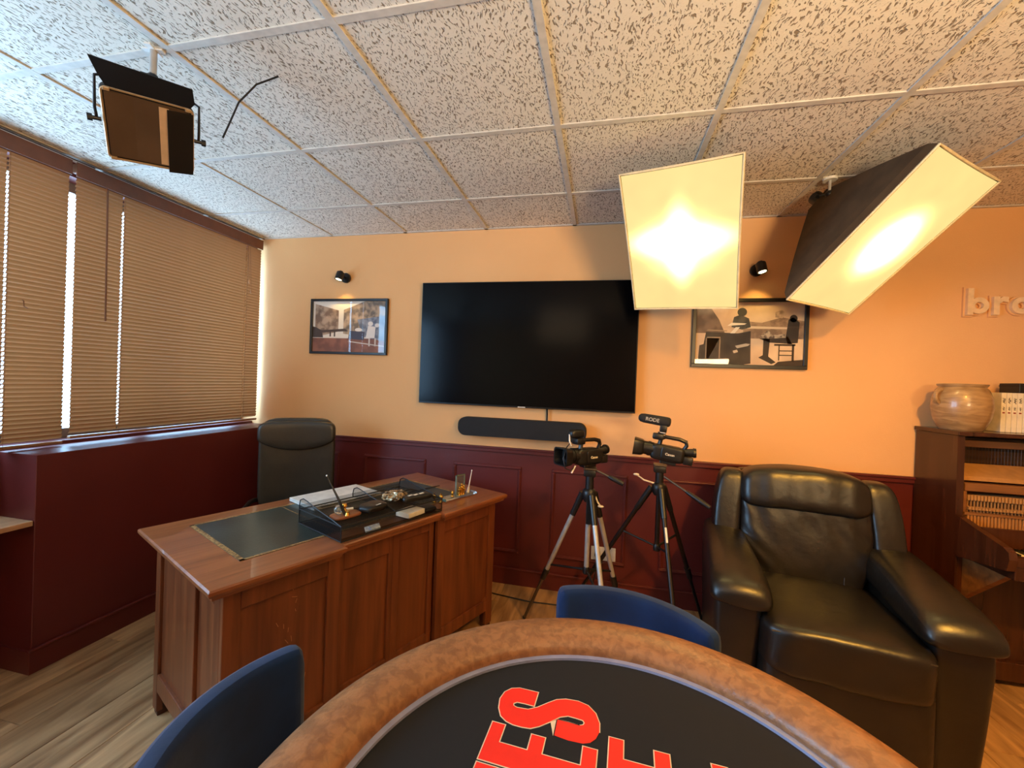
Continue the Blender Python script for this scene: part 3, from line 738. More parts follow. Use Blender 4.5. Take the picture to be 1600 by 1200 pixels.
# two tier mesh tray
e = on_desk('desk_tray', 'black wire-mesh two-tier desk tray holding small things', 'tray', -.018, -.178)
tw, td = .26, .158
z2 = .062
def wire(pts, r=.0022, closed=False, nm='wire_frame'):
    m = MB(); m.tube(pts, r, n=6, closed=closed); return m.build(nm, M_blackm, e)
for zf, nm in ((.004, 'lower_shelf'), (z2, 'upper_shelf')):
    m = MB(); m.box((-tw, -td, zf), (tw, td, zf+.0008)); m.build(nm, M_mesh, e)
    wire([(-tw, -td, zf), (tw, -td, zf), (tw, td, zf), (-tw, td, zf)], .0026, True)
def side(x, nm='side_screen'):
    prof = [(-td, z2), (-td+.06, z2+.012), (.02, z2+.030), (td-.06, z2+.046), (td-.03, z2+.050), (td-.006, z2+.040), (td, z2+.018), (td, z2)]
    m = MB(); m.prism(prof, x, x+.0008, ax=0); m.build(nm, M_mesh, e)
    wire([(x, a, b) for a, b in prof[:-1]]+[(x, td, z2)], .0022)
for x in (-tw, -.01, tw-.001): side(x)
for x in (-tw, tw):
    m = MB(); m.prism([(-td, .004), (td, .004), (td, z2), (-td, z2)], x, x+.0008, ax=0); m.build('side_screen', M_mesh, e)
    for y in (-td, td): wire([(x, y, .004), (x, y, z2)])
m = MB(); m.prism([(-tw, .004), (tw, .004), (tw, z2+.018), (-tw, z2+.018)], td, td+.0008, ax=1); m.build('back_screen', M_mesh, e)
m = MB(); m.prism([(-tw, .004), (tw, .004), (tw, .016), (-tw, .016)], -td, -td+.0008, ax=1); m.build('front_lip', M_mesh, e)
TRZ = HT+.002+z2+.0012; TLZ = HT+.002+.0052
# pen stand on the upper shelf
e = on_desk('pen_stand', 'wooden pen stand with golden fittings and upright black pen in the tray', 'pen holder', -.205, -.245, z=TRZ)
m = MB(); m.pillow((0, 0, .008), (.058, .038, .008), .5, 8); m.build('wooden_base', M_deskx, e, smooth=True)
m = MB(); m.ball((-.028, .004, .034), (.018, .018, .020), 14); m.build('glass_ball', M_glassy, e, smooth=True)
m = MB(); m.lathe([(.001, .014), (.012, .014), (.010, .024), (.005, .032), (.012, .042), (.009, .05), (.001, .05)], 16, c=(.0, .01, 0)); m.lathe([(.001, .014), (.010, .014), (.006, .026), (.009, .03), (.001, .034)], 14, c=(-.01, -.03, 0)); m.build('gold_fitting', M_gold, e, smooth=True)
m = MB(); m.cyl((-.014, -.018, .016), (-.030, -.002, .070), .0065, .0055, n=10); m.build('pen_socket', M_black, e, smooth=True)
pn = on_desk('fountain_pen', 'black desk pen with white tip standing in the wooden stand', 'pen', -.205, -.245, z=TRZ)
m = MB(); m.cyl((-.030, -.002, .070), (-.066, .034, .170), .0052, .0022, n=8); m.build('barrel', M_black, pn, smooth=True)
m = MB(); m.ball((-.066, .034, .171), .0036, 8); m.build('tip', M_white, pn, smooth=True)
e2 = on_desk('ballpoint_pen', 'small white and black pen lying on the wooden pen stand base', 'pen', -.165, -.235, -.3, TRZ+.0175)
m = MB(); m.cyl((-.03, 0, .005), (0, 0, .005), .005, .005, n=8); m.build('cap', M_white, e2, smooth=True)
m = MB(); m.cyl((0, 0, .005), (.045, 0, .005), .0042, .0022, n=8); m.build('barrel', M_black, e2, smooth=True)
# pouch, pack, glasses
e = on_desk('glasses_case', 'soft black spectacle case with pale lettering in the tray', 'case', -.088, -.262, .2, TRZ+.002)
m = MB(); m.pillow((0, 0, .016), (.062, .042, .016), .6, 10, wr=.006, f=30); m.build('pouch', M_black, e, smooth=True)
m = MB(); rr = random.Random(5)
for k in range(6): m.box((-.012+k*.005, -.030, .0295), (-.009+k*.005, -.022-rr.random()*.003, .0305))
m.build('pale_lettering', M_paper, e)
e = on_desk('plastic_packet', 'crumpled clear plastic packet lying on the black pile in the tray', 'packet', .075, -.20, .3, TRZ+.004)
m = MB(); m.pillow((0, 0, .018), (.055, .045, .016), .8, 12, wr=.022, f=55, seed=3); m.build('wrapper', mat('shiny_wrapper', (206, 180, 140), .15, metal=.5, col2=(60, 48, 36), scale=55, lo=.42, hi=.55), e)
e = on_desk('cable_bundle', 'bundle of black gadgets and labels at the right of the upper tray', 'gadget', .145, -.265, -.2, TRZ)
m = MB(); m.pillow((0, 0, .012), (.075, .028, .012), .4, 8, wr=.004, f=40); m.build('case', M_black, e, smooth=True)
for k, (x, y) in enumerate(((-.03, .01), (-.005, .0), (.03, -.005))):
    m = MB(); m.box((x-.012, y-.006, .023), (x+.012, y+.006, .0245), M=RZ(.3)); m.build('paper_label', M_paper, e)
m = MB(); m.tube([(-.09, .02, .01), (-.06, .05, .03), (0, .06, .036), (.05, .05, .02), (.07, .02, .014)], .003, n=6); m.build('cable', M_black, e, smooth=True)
e = on_desk('spectacles', 'thin dark spectacles lying beyond the plastic packet', 'glasses', .11, -.125, .2, TRZ)
m = MB(); ringpts = lambda cx: [(cx+.02*math.cos(a*PI/8), -.002, .018+.015*math.sin(a*PI/8)) for a in range(16)]
m.tube(ringpts(-.026), .0013, n=5, closed=True); m.tube(ringpts(.026), .0013, n=5, closed=True); m.tube([(-.006, -.002, .022), (0, -.002, .025), (.006, -.002, .022)], .0012, n=5); m.build('rims', M_black, e)
for s in (-1, 1):
    m = MB(); m.tube([(s*.046, -.002, .02), (s*.047, .06, .012), (s*.045, .09, .003)], .0013, n=5); m.build('temple', M_black, e)
e = on_desk('note_block', 'cream paper note block on the lower tier of the tray', 'paper', .105, -.275, .12, TLZ)
m = MB(); m.box((-.052, -.04, 0), (.052, .04, .022), bev=.001, seg=1); m.build('sheets', M_paper, e)
e = on_desk('black_wallet', 'flat black wallet at the right end of the lower tray tier', 'wallet', .198, -.282, 0, TLZ)
m = MB(); m.pillow((0, 0, .009), (.034, .038, .009), .35, 8); m.build('wallet_cover', M_black, e, smooth=True)
e = on_desk('paper_sachet', 'small folded pale-blue sachet on the lower tray tier', 'sachet', -.115, -.298, .1, TLZ)
m = MB(); m.prism([(-.05, -.02), (.02, -.028), (.052, .018), (-.018, .026)], 0, .004); m.prism([(-.02, -.02), (.018, -.022), (.036, .014), (-.008, .018)], .004, .007); m.build('folded_sheet', mat('sachet_paper', (214, 222, 230), .4, col2=(150, 172, 200), scale=60), e)
# award
e = on_desk('glass_award', 'small glass desk award with golden figures on a glass base', 'award', .478, -.222, -.05)
m = MB(); m.box((-.115, -.026, 0), (.115, .026, .012), bev=.002); m.build('glass_base', M_glassy, e)
m = MB(); m.box((-.1165, -.027, 0), (-.113, .027, .0125)); m.build('blue_edge', M_blueglass, e)
m = MB(); m.box((-.022, -.003, .012), (.042, .004, .118), bev=.001, seg=1); m.build('glass_plaque', M_glassy, e)
m = MB(); 
for a, b in (((-.022, .114), (.042, .118)), ((-.022, .012), (.042, .016)), ((-.022, .012), (-.0185, .118)), ((.0385, .012), (.042, .118))): m.box((a[0], -.0045, a[1]), (b[0], .0055, b[1]))
m.build('plaque_edge', mat('dark_glass_edge', (120, 130, 110), .2), e)
m = MB()
for x, h in ((-.004, .052), (.012, .068), (.027, .058)):
    m.lathe([(.001, .012), (.010, .012), (.006, .03), (.009, h*.75), (.004, h*.85), (.006, h*.95), (.001, h+.004)], 12, c=(x, -.009, 0))
m.build('golden_figure', M_gold, e, smooth=True)
m = MB(); m.lathe([(.001, .012), (.009, .012), (.005, .018), (.008, .03), (.003, .038), (.001, .04)], 14, c=(-.05, -.004, 0)); m.lathe([(.001, .012), (.009, .012), (.005, .018), (.008, .03), (.003, .038), (.001, .04)], 14, c=(.052, .012, 0)); m.build('gold_finial', M_gold, e, smooth=True)
m = MB(); m.cyl((.066, -.004, .012), (.072, -.004, .04), .008, .006, n=12); m.build('pen_socket', M_silver, e, smooth=True)
pn = on_desk('crystal_pen', 'slim clear and silver pen standing in the glass award base', 'pen', .478, -.222, -.05)
m = MB(); m.cyl((.072, -.004, .04), (.092, -.004, .128), .0035, .0022, n=8); m.build('barrel', M_silver, pn, smooth=True)
m = MB(); m.ball((.092, -.004, .129), .004, 8); m.build('cap_ball', M_white, pn, smooth=True)
for k, (s, t) in enumerate(((.318, -.205), (.335, -.235))):
    e = on_desk('brass_knob', ['small brass knob ornament beside the glass base, the far one', 'small brass knob ornament beside the glass base, the near one'][k], 'ornament', s, t, group='brass ornaments by the award')
    m = MB(); m.lathe([(.001, 0), (.010, 0), (.011, .004), (.004, .012), (.004, .018), (.011, .026), (.012, .032), (.007, .040), (.001, .041)], 16); m.build('turned_body', M_gold, e, smooth=True)
    m = MB(); m.lathe([(.001, .041), (.004, .042), (.004, .047), (.001, .048)], 12); m.build('tip', M_gold, e, smooth=True)
c = Vector((dk[0], dk[1], 0)); u = Vector((math.cos(th), math.sin(th), 0)); v = Vector((-u.y, u.x, 0))
m = MB(); m.tube([tuple(c+u*a+v*b+Vector((0, 0, HT+.0045))) for a, b in ((.27, -.0), (.33, .02), (.42, .015), (.5, .02), (.56, .01))], .0024, n=6)
tag(m.build('thin_cable', M_black, None, smooth=True), 'thin dark cable across the desk leather behind the award', 'cord')

# ================================================================== OFFICE CHAIR
e = empty('office_chair', 'black leather high-backed office chair behind the desk', 'chair', (-1.68, -.43, 0), math.radians(32)); e.scale = (.93, .93, .985)
def bend(amt, zc):
    return lambda p: (p[0], p[1]-amt*(p[0]/.25)**2, p[2])
# local: -y faces the viewer / desk
m = MB(); m.pillow((0, .02, .80), (.235, .045, .30), .32, 14, fn=bend(.035, 0)); m.build('backrest', M_leather2, e, smooth=True)
def headfn(p):
    x = p[0]; lowc = .0
    z = p[2]
    if z < .985: z = .985-(.985-z)*(.55+.75*(1-min(1, (x/.235)**2)))
    return (x, p[1]-.035*(x/.25)**2, z)
m = MB(); m.pillow((0, -.012, 1.0), (.238, .052, .085), .42, 14, fn=headfn); m.build('headrest', M_leather2, e, smooth=True)
m = MB(); m.pillow((0, -.24, .50), (.25, .25, .05), .4, 12); m.build('seat', M_leather2, e, smooth=True)
for s in (-1, 1):
    m = MB(); m.tube([(s*.22, .0, .58), (s*.25, -.03, .585), (s*.265, -.08, .585), (s*.265, -.26, .58), (s*.26, -.32, .56), (s*.24, -.3, .50)], .014, n=8); m.build('armrest', M_black, e, smooth=True)
m = MB(); m.cyl((0, -.22, .09), (0, -.22, .46), .028, n=14); m.build('gas_lift', M_blackm, e, smooth=True)
m = MB(); m.box((-.12, -.34, .44), (.12, -.10, .46)); m.build('seat_plate', M_blackm, e)
for k in range(5):
    a = 2*PI*k/5+.3; dx, dy = math.cos(a), math.sin(a)
    m = MB(); m.loft([[(dx*r-dy*w_, dy*r-.22+dx*w_, z+h_) for w_, h_ in ((-.02, -.012), (.02, -.012), (.014, .012), (-.014, .012))] for r, z in ((.02, .10), (.28, .075))]); sp = m.build('base_spoke', M_black, e)
    m = MB()
    for s in (-1, 1): m.cyl((dx*.28-dy*(.006*s), dy*.28-.22+dx*.006*s, .0265), (dx*.28-dy*.02*s, dy*.28-.22+dx*.02*s, .0265), .0265, n=16)
    m.cyl((dx*.28, dy*.28-.22, .03), (dx*.28, dy*.28-.22, .075), .006); m.build('castor', M_black, sp, smooth=True)
e.location.z = 0

# ================================================================== TRIPODS + CAMCORDERS
def lerp(a, b, t): return Vector(a)*(1-t)+Vector(b)*t
def tripod(name, c, ztop, feet, label, mats, colbot, spread_z, angled):
    leg_m, low_m, head_m = mats
    e = empty(name, label, 'tripod', (c[0], c[1], 0))
    A = Vector((0, 0, ztop))
    m = MB(); m.lathe([(.001, -.05), (.026, -.05), (.034, -.035), (.036, 0), (.030, .012), (.018, .02), (.001, .02)], 16, c=(0, 0, ztop)); m.build('shoulder', M_black, e, smooth=True)
    m = MB(); m.cyl((0, 0, colbot), (0, 0, ztop+.05), .0125, n=14); m.build('centre_column', leg_m, e, smooth=True)
    m = MB(); m.lathe([(.001, 0), (.018, 0), (.02, .02), (.014, .035), (.001, .035)], 12, c=(0, 0, colbot)); m.build('column_collar', M_black, e, smooth=True)
    for (fx, fy) in feet:
        f = Vector((fx-c[0], fy-c[1], .008)); d = Vector((f.x, f.y, 0)).normalized()
        top = A+d*.038+Vector((0, 0, -.01)); k1 = lerp(top, f, .12); k2 = lerp(top, f, .62)
        m = MB(); m.cyl(k1, k2, .0125, .0115, n=12); lg = m.build('leg', leg_m, e, smooth=True)
        m = MB(); m.cyl(top, lerp(top, f, .16), .017, .0155, n=12); m.build('leg_hinge', M_black, lg, smooth=True)
        m = MB(); m.cyl(lerp(top, f, .585), lerp(top, f, .66), .0175, .015, n=12); m.build('leg_lock', M_black, lg, smooth=True)
        m = MB(); m.cyl(k2, f, .009, .0085, n=10); m.build('lower_tube', low_m, lg, smooth=True)
        m = MB(); m.ball(f+Vector((0, 0, .003)), (.012, .012, .011), 8); m.build('rubber_foot', M_black, lg, smooth=True)
        t = (ztop-.01-spread_z)/(ztop-.01-.008); kp = lerp(top, f, t)
        m = MB(); m.cyl((0, 0, colbot+.02), kp, .006, n=8); m.build('spreader_arm', M_blackm, e, smooth=True)
    return e
tA = tripod('camera_tripod', (.17, -.58), .82, [(-.175, -.385), (.315, -.99), (.39, -.36)],
            'silver-legged tripod nearest the desk, carrying the left camcorder', (M_alu, M_bronze, M_black), .40, .37, True)
tB = tripod('camera_tripod', (.53, -.42), .845, [(.06, -.20), (.60, -.88), (.84, -.12)],
            'dark slim tripod between the silver tripod and the black armchair', (mat('dark_brown_tube', (44, 34, 30), .35, metal=.5), mat('dark_tube', (36, 30, 28), .4, metal=.5), M_black), .50, .56, True)
# heads and pan handles
def head(e, z0, z1, handle, crank):
    m = MB(); m.cyl((0, 0, z0), (0, 0, z1-.03), .022, .02, n=14); m.box((-.03, -.022, z1-.045), (.03, .022, z1-.012), bev=.004); m.build('pan_head', M_black, e, smooth=True)
    m = MB(); m.box((-.032, -.028, z1-.011), (.032, .028, z1), bev=.002); m.build('mounting_plate', M_bronze, e)
    a, b = Vector(handle[0]), Vector(handle[1])
    m = MB(); m.cyl(a, lerp(a, b, .55), .006, n=8); h = m.build('pan_handle', M_bronze, e, smooth=True)
    m = MB(); m.tube([lerp(a, b, .5), lerp(a, b, .6), lerp(a, b, .85), b], [.008, .011, .013, .010], n=10); m.build('grip', M_black, h, smooth=True)
    a, b = Vector(crank[0]), Vector(crank[1])
    m = MB(); m.tube([a, lerp(a, b, .6)+Vector((0, 0, -.01)), b], .0045, n=6); m.ball(b, (.016, .008, .007), 8); m.build('crank', M_silver, e, smooth=True)
head(tA, .83, .945, ((.02, -.01, .94), (.165, -.05, .885)), ((.02, .02, .82), (.06, .0, .75)))
head(tB, .85, .962, ((.02, -.02, .90), (.22, -.14, .79)), ((-.02, .0, .855), (-.12, -.02, .90)))
m = MB(); m.box((-.012, -.03, .66), (.016, -.012, .80), bev=.004); m.box((-.006, -.038, .70), (.012, -.028, .72)); m.build('column_brace', M_black, tA)
# maker's strip of pale lettering running down the near leg of tripod B
f = Vector((.60-.53, -.88+.42, .008)); top = Vector((0, 0, .845))+Vector((f.x, f.y, 0)).normalized()*.038
d = (f-top).normalized(); pos = lerp(top, f, .25)+Vector((0, -.0145, .004))
mb = MB(); rr = random.Random(2)
zax = d; xax = Vector((1, 0, 0)); yax = zax.cross(xax).normalized()
mb.box((-.005, -.0006, -.036), (.005, .0006, .036)); 
mo = basis(pos, (xax-zax*xax.dot(zax)).normalized(), zax.cross((xax-zax*xax.dot(zax)).normalized()), zax)
mb.build('pale_label', M_paper, tB, M=mo)

def camcorder(loc, rz, label, mic, pitch=0):
    e = empty('camcorder', label, 'camera', loc, rz); e.rotation_euler = (0, pitch, rz)     # local -x = lens direction, z up, origin under body
    sc = 1.0
    m = MB(); m.pillow((.0, 0, .055), (.085, .038, .042), .38, 12); m.build('body', M_black, e, smooth=True)
    m = MB(); m.pillow((.02, -.036, .058), (.052, .008, .032), .3, 8); m.build('screen_flap', M_black, e, smooth=True)
    text('lettering', 'Canon', .017, M_paper, e, T(.012, -.0448, .055) @ RX(PI/2), bold=.0004)
    m = MB(); m.cyl((-.07, 0, .062), (-.125, 0, .062), .036, .036, n=20); m.cyl((-.085, 0, .062), (-.10, 0, .062), .039, n=20); m.build('lens_barrel', M_black, e, smooth=True)
    m = MB(); q = []
    for x, a, b in ((-.12, .036, .036), (-.13, .046, .040), (-.172, .052, .044), (-.172, .046, .038), (-.13, .036, .032)):
        q.append([(x, p[0], .062+p[1]) for p in rrect(2*a, 2*b, .018, 4)])
    m.loft(q, cap=True); m.build('lens_hood', M_black, e, smooth=True)
    m = MB(); m.ball((-.126, 0, .062), (.008, .026, .026), 14); m.build('lens_glass', M_screen, e, smooth=True)
    m = MB(); m.cyl((.075, 0, .075), (.125, 0, .082), .018, .022, n=14); m.cyl((.125, 0, .082), (.138, 0, .084), .026, .024, n=14); m.build('viewfinder', M_black, e, smooth=True)
    m = MB(); m.box((.08, -.025, .015), (.128, .025, .058), bev=.006); m.build('battery', M_black, e, smooth=True)
    m = MB(); m.tube([(-.045, 0, .09), (-.04, 0, .125), (-.02, 0, .138), (.05, 0, .138), (.082, 0, .130), (.088, 0, .112), (.078, 0, .09)], [.012, .011, .010, .010, .011, .010, .010], n=8); m.build('top_handle', M_black, e, smooth=True)
    m = MB(); m.box((-.085, -.024, .118), (-.03, .024, .150), bev=.007); m.build('audio_unit', M_black, e, smooth=True)
    m = MB(); m.box((-.03, -.02, -.001), (.05, .02, .016), bev=.003); m.build('base_shoe', M_black, e)
    if mic:
        mi = empty('shotgun_microphone', 'furry-free black shotgun microphone reading RODE on top of the right camcorder', 'microphone', loc, rz)
        mi.rotation_euler = (0, pitch, rz); mi['label'] = 'black shotgun microphone lettered RODE on top of the right camcorder'
        m = MB(); m.box((-.062, -.016, .1505), (-.022, .016, .158), bev=.002); m.box((-.056, -.018, .160), (-.020, .018, .198), bev=.005); m.build('shock_mount', M_black, mi, smooth=True)
        m = MB(); m.box((-.052, -.0185, .157), (-.026, .0185, .1605)); m.build('silver_band', M_silver, mi)
        m = MB(); secs = []
        for x, r in ((-.172, .004), (-.169, .013), (-.160, .021), (-.142, .0245), (-.08, .0255), (-.03, .026), (-.015, .0245), (-.008, .018), (-.006, .006)):
            secs.append([(x, r*math.cos(2*PI*k/18), .217+r*math.sin(2*PI*k/18)) for k in range(18)])
        m.loft(secs); m.build('foam_windshield', mat('mic_foam', (34, 32, 32), .85), mi, smooth=True)
        text('lettering', 'RODE', .026, mat('grey_print', (176, 168, 156), .6), mi, T(-.100, -.0262, .217) @ RX(PI/2), bold=.0005)
    return e
camcorder((.15, -.585, .948), math.radians(44), 'left black camcorder with a light on top, on the silver tripod', False)
camcorder((.555, -.43, .968), math.radians(-6), 'right black camcorder seen from the side, under the shotgun microphone', True, math.radians(7))
le = empty('camera_microphone', 'small rounded black unit with a curled cable on top of the left camcorder', 'microphone', (.15, -.585, .948), math.radians(44))
m = MB(); m.pillow((-.075, 0, .172), (.045, .026, .021), .6, 10); m.build('housing', M_black, le, smooth=True)
m = MB(); m.tube([(-.118, 0, .17), (-.125, -.01, .14), (-.122, -.02, .115)], .004, n=6); m.build('silver_clip', M_silver, le, smooth=True)
m = MB(); m.tube([(-.12, -.01, .13), (-.16, -.03, .11), (-.185, -.04, .06), (-.175, -.045, .015), (-.14, -.045, .0), (-.11, -.045, .02)], .0028, n=6); m.build('cable', M_black, le, smooth=True)
m = MB(); m.cyl((-.135, -.046, -.012), (-.112, -.046, .022), .004, n=6); m.build('cable_plug', M_silver, le)

# ================================================================== POKER TABLE
tb_rot = math.radians(-3.6); tb_c = (.262, -2.215)
tb = empty('poker_table', 'oval poker table with tan padded rail and black cloth in the foreground', 'table', (tb_c[0], tb_c[1], 0), tb_rot)
LS = 1.05
def track(r, n=64):
    P = []
    for k in range(n+1):
        a = PI*k/n; P.append((r*math.cos(a), r*math.sin(a)))
    for k in range(1, 12): P.append((-r, -LS*k/12))
    for k in range(n+1):
        a = PI+PI*k/n; P.append((r*math.cos(a), -LS+r*math.sin(a)))
    for k in range(1, 12): P.append((r, -LS+LS*k/12))
    return P
prof = [(.413, .768), (.412, .780), (.418, .792), (.432, .801), (.455, .807), (.48, .808), (.503, .803), (.52, .792), (.530, .776), (.532, .758), (.526, .738), (.512, .724), (.48, .720), (.42, .722), (.413, .740)]
m = MB(); m.loft([[(x, y, z) for x, y in track(r)] for r, z in prof], closed=True); m.build('padded_rail', M_rail, tb, smooth=True)
m = MB(); m.loft([[(x, y, z) for x, y in track(r)] for r, z in ((.416, .735), (.416, .7735), (.402, .7735), (.402, .735))], closed=True); m.build('inner_trim', M_strip, tb)
m = MB(); m.prism(track(.405), .735, .768); m.build('playing_cloth', M_felt, tb)
m = MB(); m.prism(track(.50), .70, .722); m.build('table_board', M_blackm, tb)
for yy in (-1.0, -.28-.45):
    m = MB(); m.box((-.06, yy-.03, .06), (.06, yy+.03, .70)); m.box((-.28, yy-.04, 0), (.28, yy+.04, .06), bev=.01); m.build('pedestal_leg', M_blackm, tb)
# printed lettering, text running away from the viewer; built as flat print on the cloth
S_OUT = [(-.1653,.2702),(-.1655,.2345),(-.1831,.235),(-.1981,.234),(-.2038,.2287),(-.2024,.2237),(-.1953,.2212),(-.1744,.2235),(-.158,.2345),(-.142,.2506),(-.1278,.2635),(-.1112,.2706),(-.0883,.273),(-.069,.2682),(-.0541,.2541),(-.0458,.2336),(-.0445,.2136),(-.0495,.1983),(-.0579,.1877),(-.0696,.182),(-.0945,.1804),(-.1187,.1829),(-.1189,.218),(-.0999,.2182),(-.0798,.2174),(-.073,.2209),(-.0713,.226),(-.0746,.2308),(-.0877,.2319),(-.1018,.2321),(-.1154,.2252),(-.1304,.2092),(-.1474,.1931),(-.1609,.1843),(-.1758,.1823),(-.1918,.1823),(-.2051,.1855),(-.2176,.1937),(-.2266,.2102),(-.231,.232),(-.2272,.2512),(-.217,.2639),(-.2023,.2698),(-.1853,.2699)]
def e_out(x0, x1, y0, y1):
    """letter E read along +y, its top towards -x"""
    h = x1-x0; a = .127*h; n = y0+.52*(y1-y0); c0 = x0+.395*h; c1 = x0+.525*h
    return [(x0, y0), (x1, y0), (x1, y1), (x1-a, y1), (x1-a, n), (c1, n), (c1, y1-.004), (c0, y1-.004), (c0, n), (x0+a, n), (x0+a, y1), (x0, y1)]
def offset(P, d):
    n = len(P); Q = []
    sg_ = 1 if sum(P[i][0]*P[(i+1) % n][1]-P[(i+1) % n][0]*P[i][1] for i in range(n)) > 0 else -1
    for i in range(n):
        a, b, c = Vector(P[i-1]), Vector(P[i]), Vector(P[(i+1) % n]); d1 = (b-a).normalized(); d2 = (c-b).normalized()
        n1 = Vector((d1.y, -d1.x))*sg_; n2 = Vector((d2.y, -d2.x))*sg_; mm_ = (n1+n2).normalized()
        Q.append(tuple(b+mm_*d/max(.5, mm_.dot(n1))))
    return Q
letters = [S_OUT, e_out(-.2275, -.0457, .102, .1775), [(-.2275, .063), (-.0457, .063), (-.0457, .0965), (-.2275, .0965)], e_out(-.0275, .156, .134, .2105)]
from mathutils.geometry import tessellate_polygon
for P in letters:
    for nm, d, z, mt_ in (('letter_outline', .0016, .7684, M_cream_print), ('letter', -.0002, .7687, M_red)):
        Q = offset(P, d); m = MB(); vs = [m.bm.verts.new((x, y, z)) for x, y in Q]
        for t3 in tessellate_polygon([[Vector((x, y, 0)) for x, y in Q]]): m.bm.faces.new([vs[k] for k in t3])
        m.build(nm, mt_, tb)

# ================================================================== VELVET CHAIRS
def velvet_chair(c, ang, label):
    e = empty('velvet_chair', label, 'chair', (c[0], c[1], 0), ang)     # local +x = outward (back of the chair)
    ht = .775; R = .322; tk = .052; A = math.radians(46); n = 28
    secs = []
    for k in range(n+1):
        a = -A+2*A*k/n; endf = min(1, (A-abs(a))/math.radians(5)); sq = math.sqrt(max(0, 1-(1-endf)**2))
        hz = ht-.004*(abs(a)/A)**2
        zb = .43
        ring_ = []
        for (rr, zz) in ((R-tk*.18, hz), (R-tk*.03, hz-.010), (R, hz-.028), (R-.006, (hz+zb)/2+.05), (R-.03, zb+.02), (R-.045, zb), (R-.075, zb), (R-.085, zb+.02), (R-tk-.012, (hz+zb)/2+.05), (R-tk, hz-.028), (R-tk*.97, hz-.010), (R-tk*.80, hz)):
            mid = R-tk/2; r2 = mid+(rr-mid)*(.35+.65*sq); z2 = zz-(1-sq)*.014*(1 if zz > .6 else -1)
            ring_.append((r2*math.cos(a), r2*math.sin(a), z2))
        secs.append(ring_)
    m = MB(); m.loft(secs); m.build('backrest', M_velvet, e, smooth=True, sub=1)
    m = MB(); m.pillow((0, 0, .435), (.245, .245, .045), .5, 12); m.build('seat', M_velvet, e, smooth=True)
    for sx in (-1, 1):
        for sy in (-1, 1):
            m = MB(); m.cyl((sx*.20, sy*.20, 0), (sx*.15, sy*.15, .40), .010, .016, n=10); m.build('leg', M_black, e, smooth=True)
    return e
velvet_chair((.250, -1.780), math.radians(73), 'navy velvet tub chair at the far end of the poker table')
velvet_chair((-.175, -2.10), math.radians(190), 'navy velvet tub chair at the left side of the poker table')

# ================================================================== ARMCHAIR
e = empty('armchair', 'black leather recliner armchair with padded arms', 'armchair', (1.205, -.52, 0), math.radians(-9))
# seat cushion
def seatfn(p):
    x, y, z = p
    if y < -.46: y = y-.012*math.cos(min(1, abs(x)/.27)*PI/2)
    return (x, y, z+.012*math.cos(min(1, abs(x)/.27)*PI/2)*(1 if z > .4 else 0)-.05*max(0, y+.35)*(1 if z > .4 else 0))
m = MB(); m.pillow((0, -.16, .380), (.275, .345, .100), .26, 18, fn=seatfn, wr=.008, f=11); m.build('seat_cushion', M_leather, e, smooth=True, sub=1)
m = MB(); m.pillow((0, -.20, .20), (.272, .29, .165), .2, 12); m.build('front_panel', M_leather, e, smooth=True)
m = MB(); m.box((-.40, -.36, .02), (.40, .28, .12)); m.build('base_frame', M_black, e)
m = MB(); m.tube([(-.245, -.490, .452), (-.15, -.500, .4565), (0, -.5065, .460), (.15, -.500, .4565), (.245, -.490, .452)], .003, n=6); m.build('seam_piping', M_leather2, e, smooth=True)
# arms: loft along y
for s in (-1, 1):
    secs = []
    for y, zt, wo, wi in ((.30, .645, .44, .26), (.2, .66, .445, .25), (0, .65, .45, .245), (-.2, .632, .452, .235), (-.34, .612, .455, .228), (-.41, .597, .455, .228), (-.440, .580, .45, .235), (-.458, .560, .435, .25), (-.464, .54, .41, .275)):
        zb_ = .495 if y > -.45 else .505
        P = [(wo-.004, zb_), (wo+.006, zb_+.02), (wo+.004, zt-.03), (wo-.02, zt-.008), ((wo+wi)/2+.02, zt+.004), (wi+.03, zt-.008), (wi, zt-.035), (wi-.006, zb_+.02), (wi+.006, zb_-.01), ((wi+wo)/2, zb_-.006)]
        secs.append([(s*x, y, z) for x, z in P])
    m = MB(); m.loft(secs); m.build('arm_pad', M_leather, e, smooth=True, sub=2)
    m = MB()
    secs = []
    for z, y0, xi, xo in ((.03, -.395, .275, .425), (.2, -.41, .272, .432), (.42, -.425, .262, .44), (.54, -.42, .255, .44)):
        secs.append([(s*((xi+xo)/2+px), (y0+.32)/2+py, z) for px, py in rrect(xo-xi, .32-y0, .03, 4)])
    m.loft(secs); m.build('arm_body', M_leather, e, smooth=True)
# back: outer shell with wings, inner cushion, head pillow
def lean(p, z0=.4, k=.20): return (p[0], p[1]+(p[2]-z0)*k, p[2])
for s in (-1, 1):
    def wing(p, s=s):
        x, y, z = p
        x += s*(-.03*max(0, (z-.62)/.3)**2)
        return (x, y+(z-.4)*.2-.05, z)
    m = MB(); m.pillow((s*.345, .165, .655), (.065, .075, .285), .38, 12, fn=wing); m.build('back_wing', M_leather, e, smooth=True, sub=1)
def backfn(p):
    x, y, z = p
    fold = .006*math.sin(x*60+3*math.sin(z*9))*max(0, 1-abs(z-.70)/.14) + .004*math.sin((x+z)*70)
    x = x*(1.0-.12*max(0, (.66-z)/.25))
    return (x, y+(z-.4)*.20+(fold if y < .12 else 0), z)
m = MB(); m.pillow((0, .12, .66), (.285, .095, .25), .40, 22, fn=backfn, wr=.006, f=10); m.build('back_cushion', M_leather, e, smooth=True, sub=1)
def headfn2(p):
    x, y, z = p
    fold = .004*math.sin(x*55)*(1 if y < .1 else 0)
    return (x, y+(z-.4)*.2+fold, z-.025*(abs(x)/.29)**2)
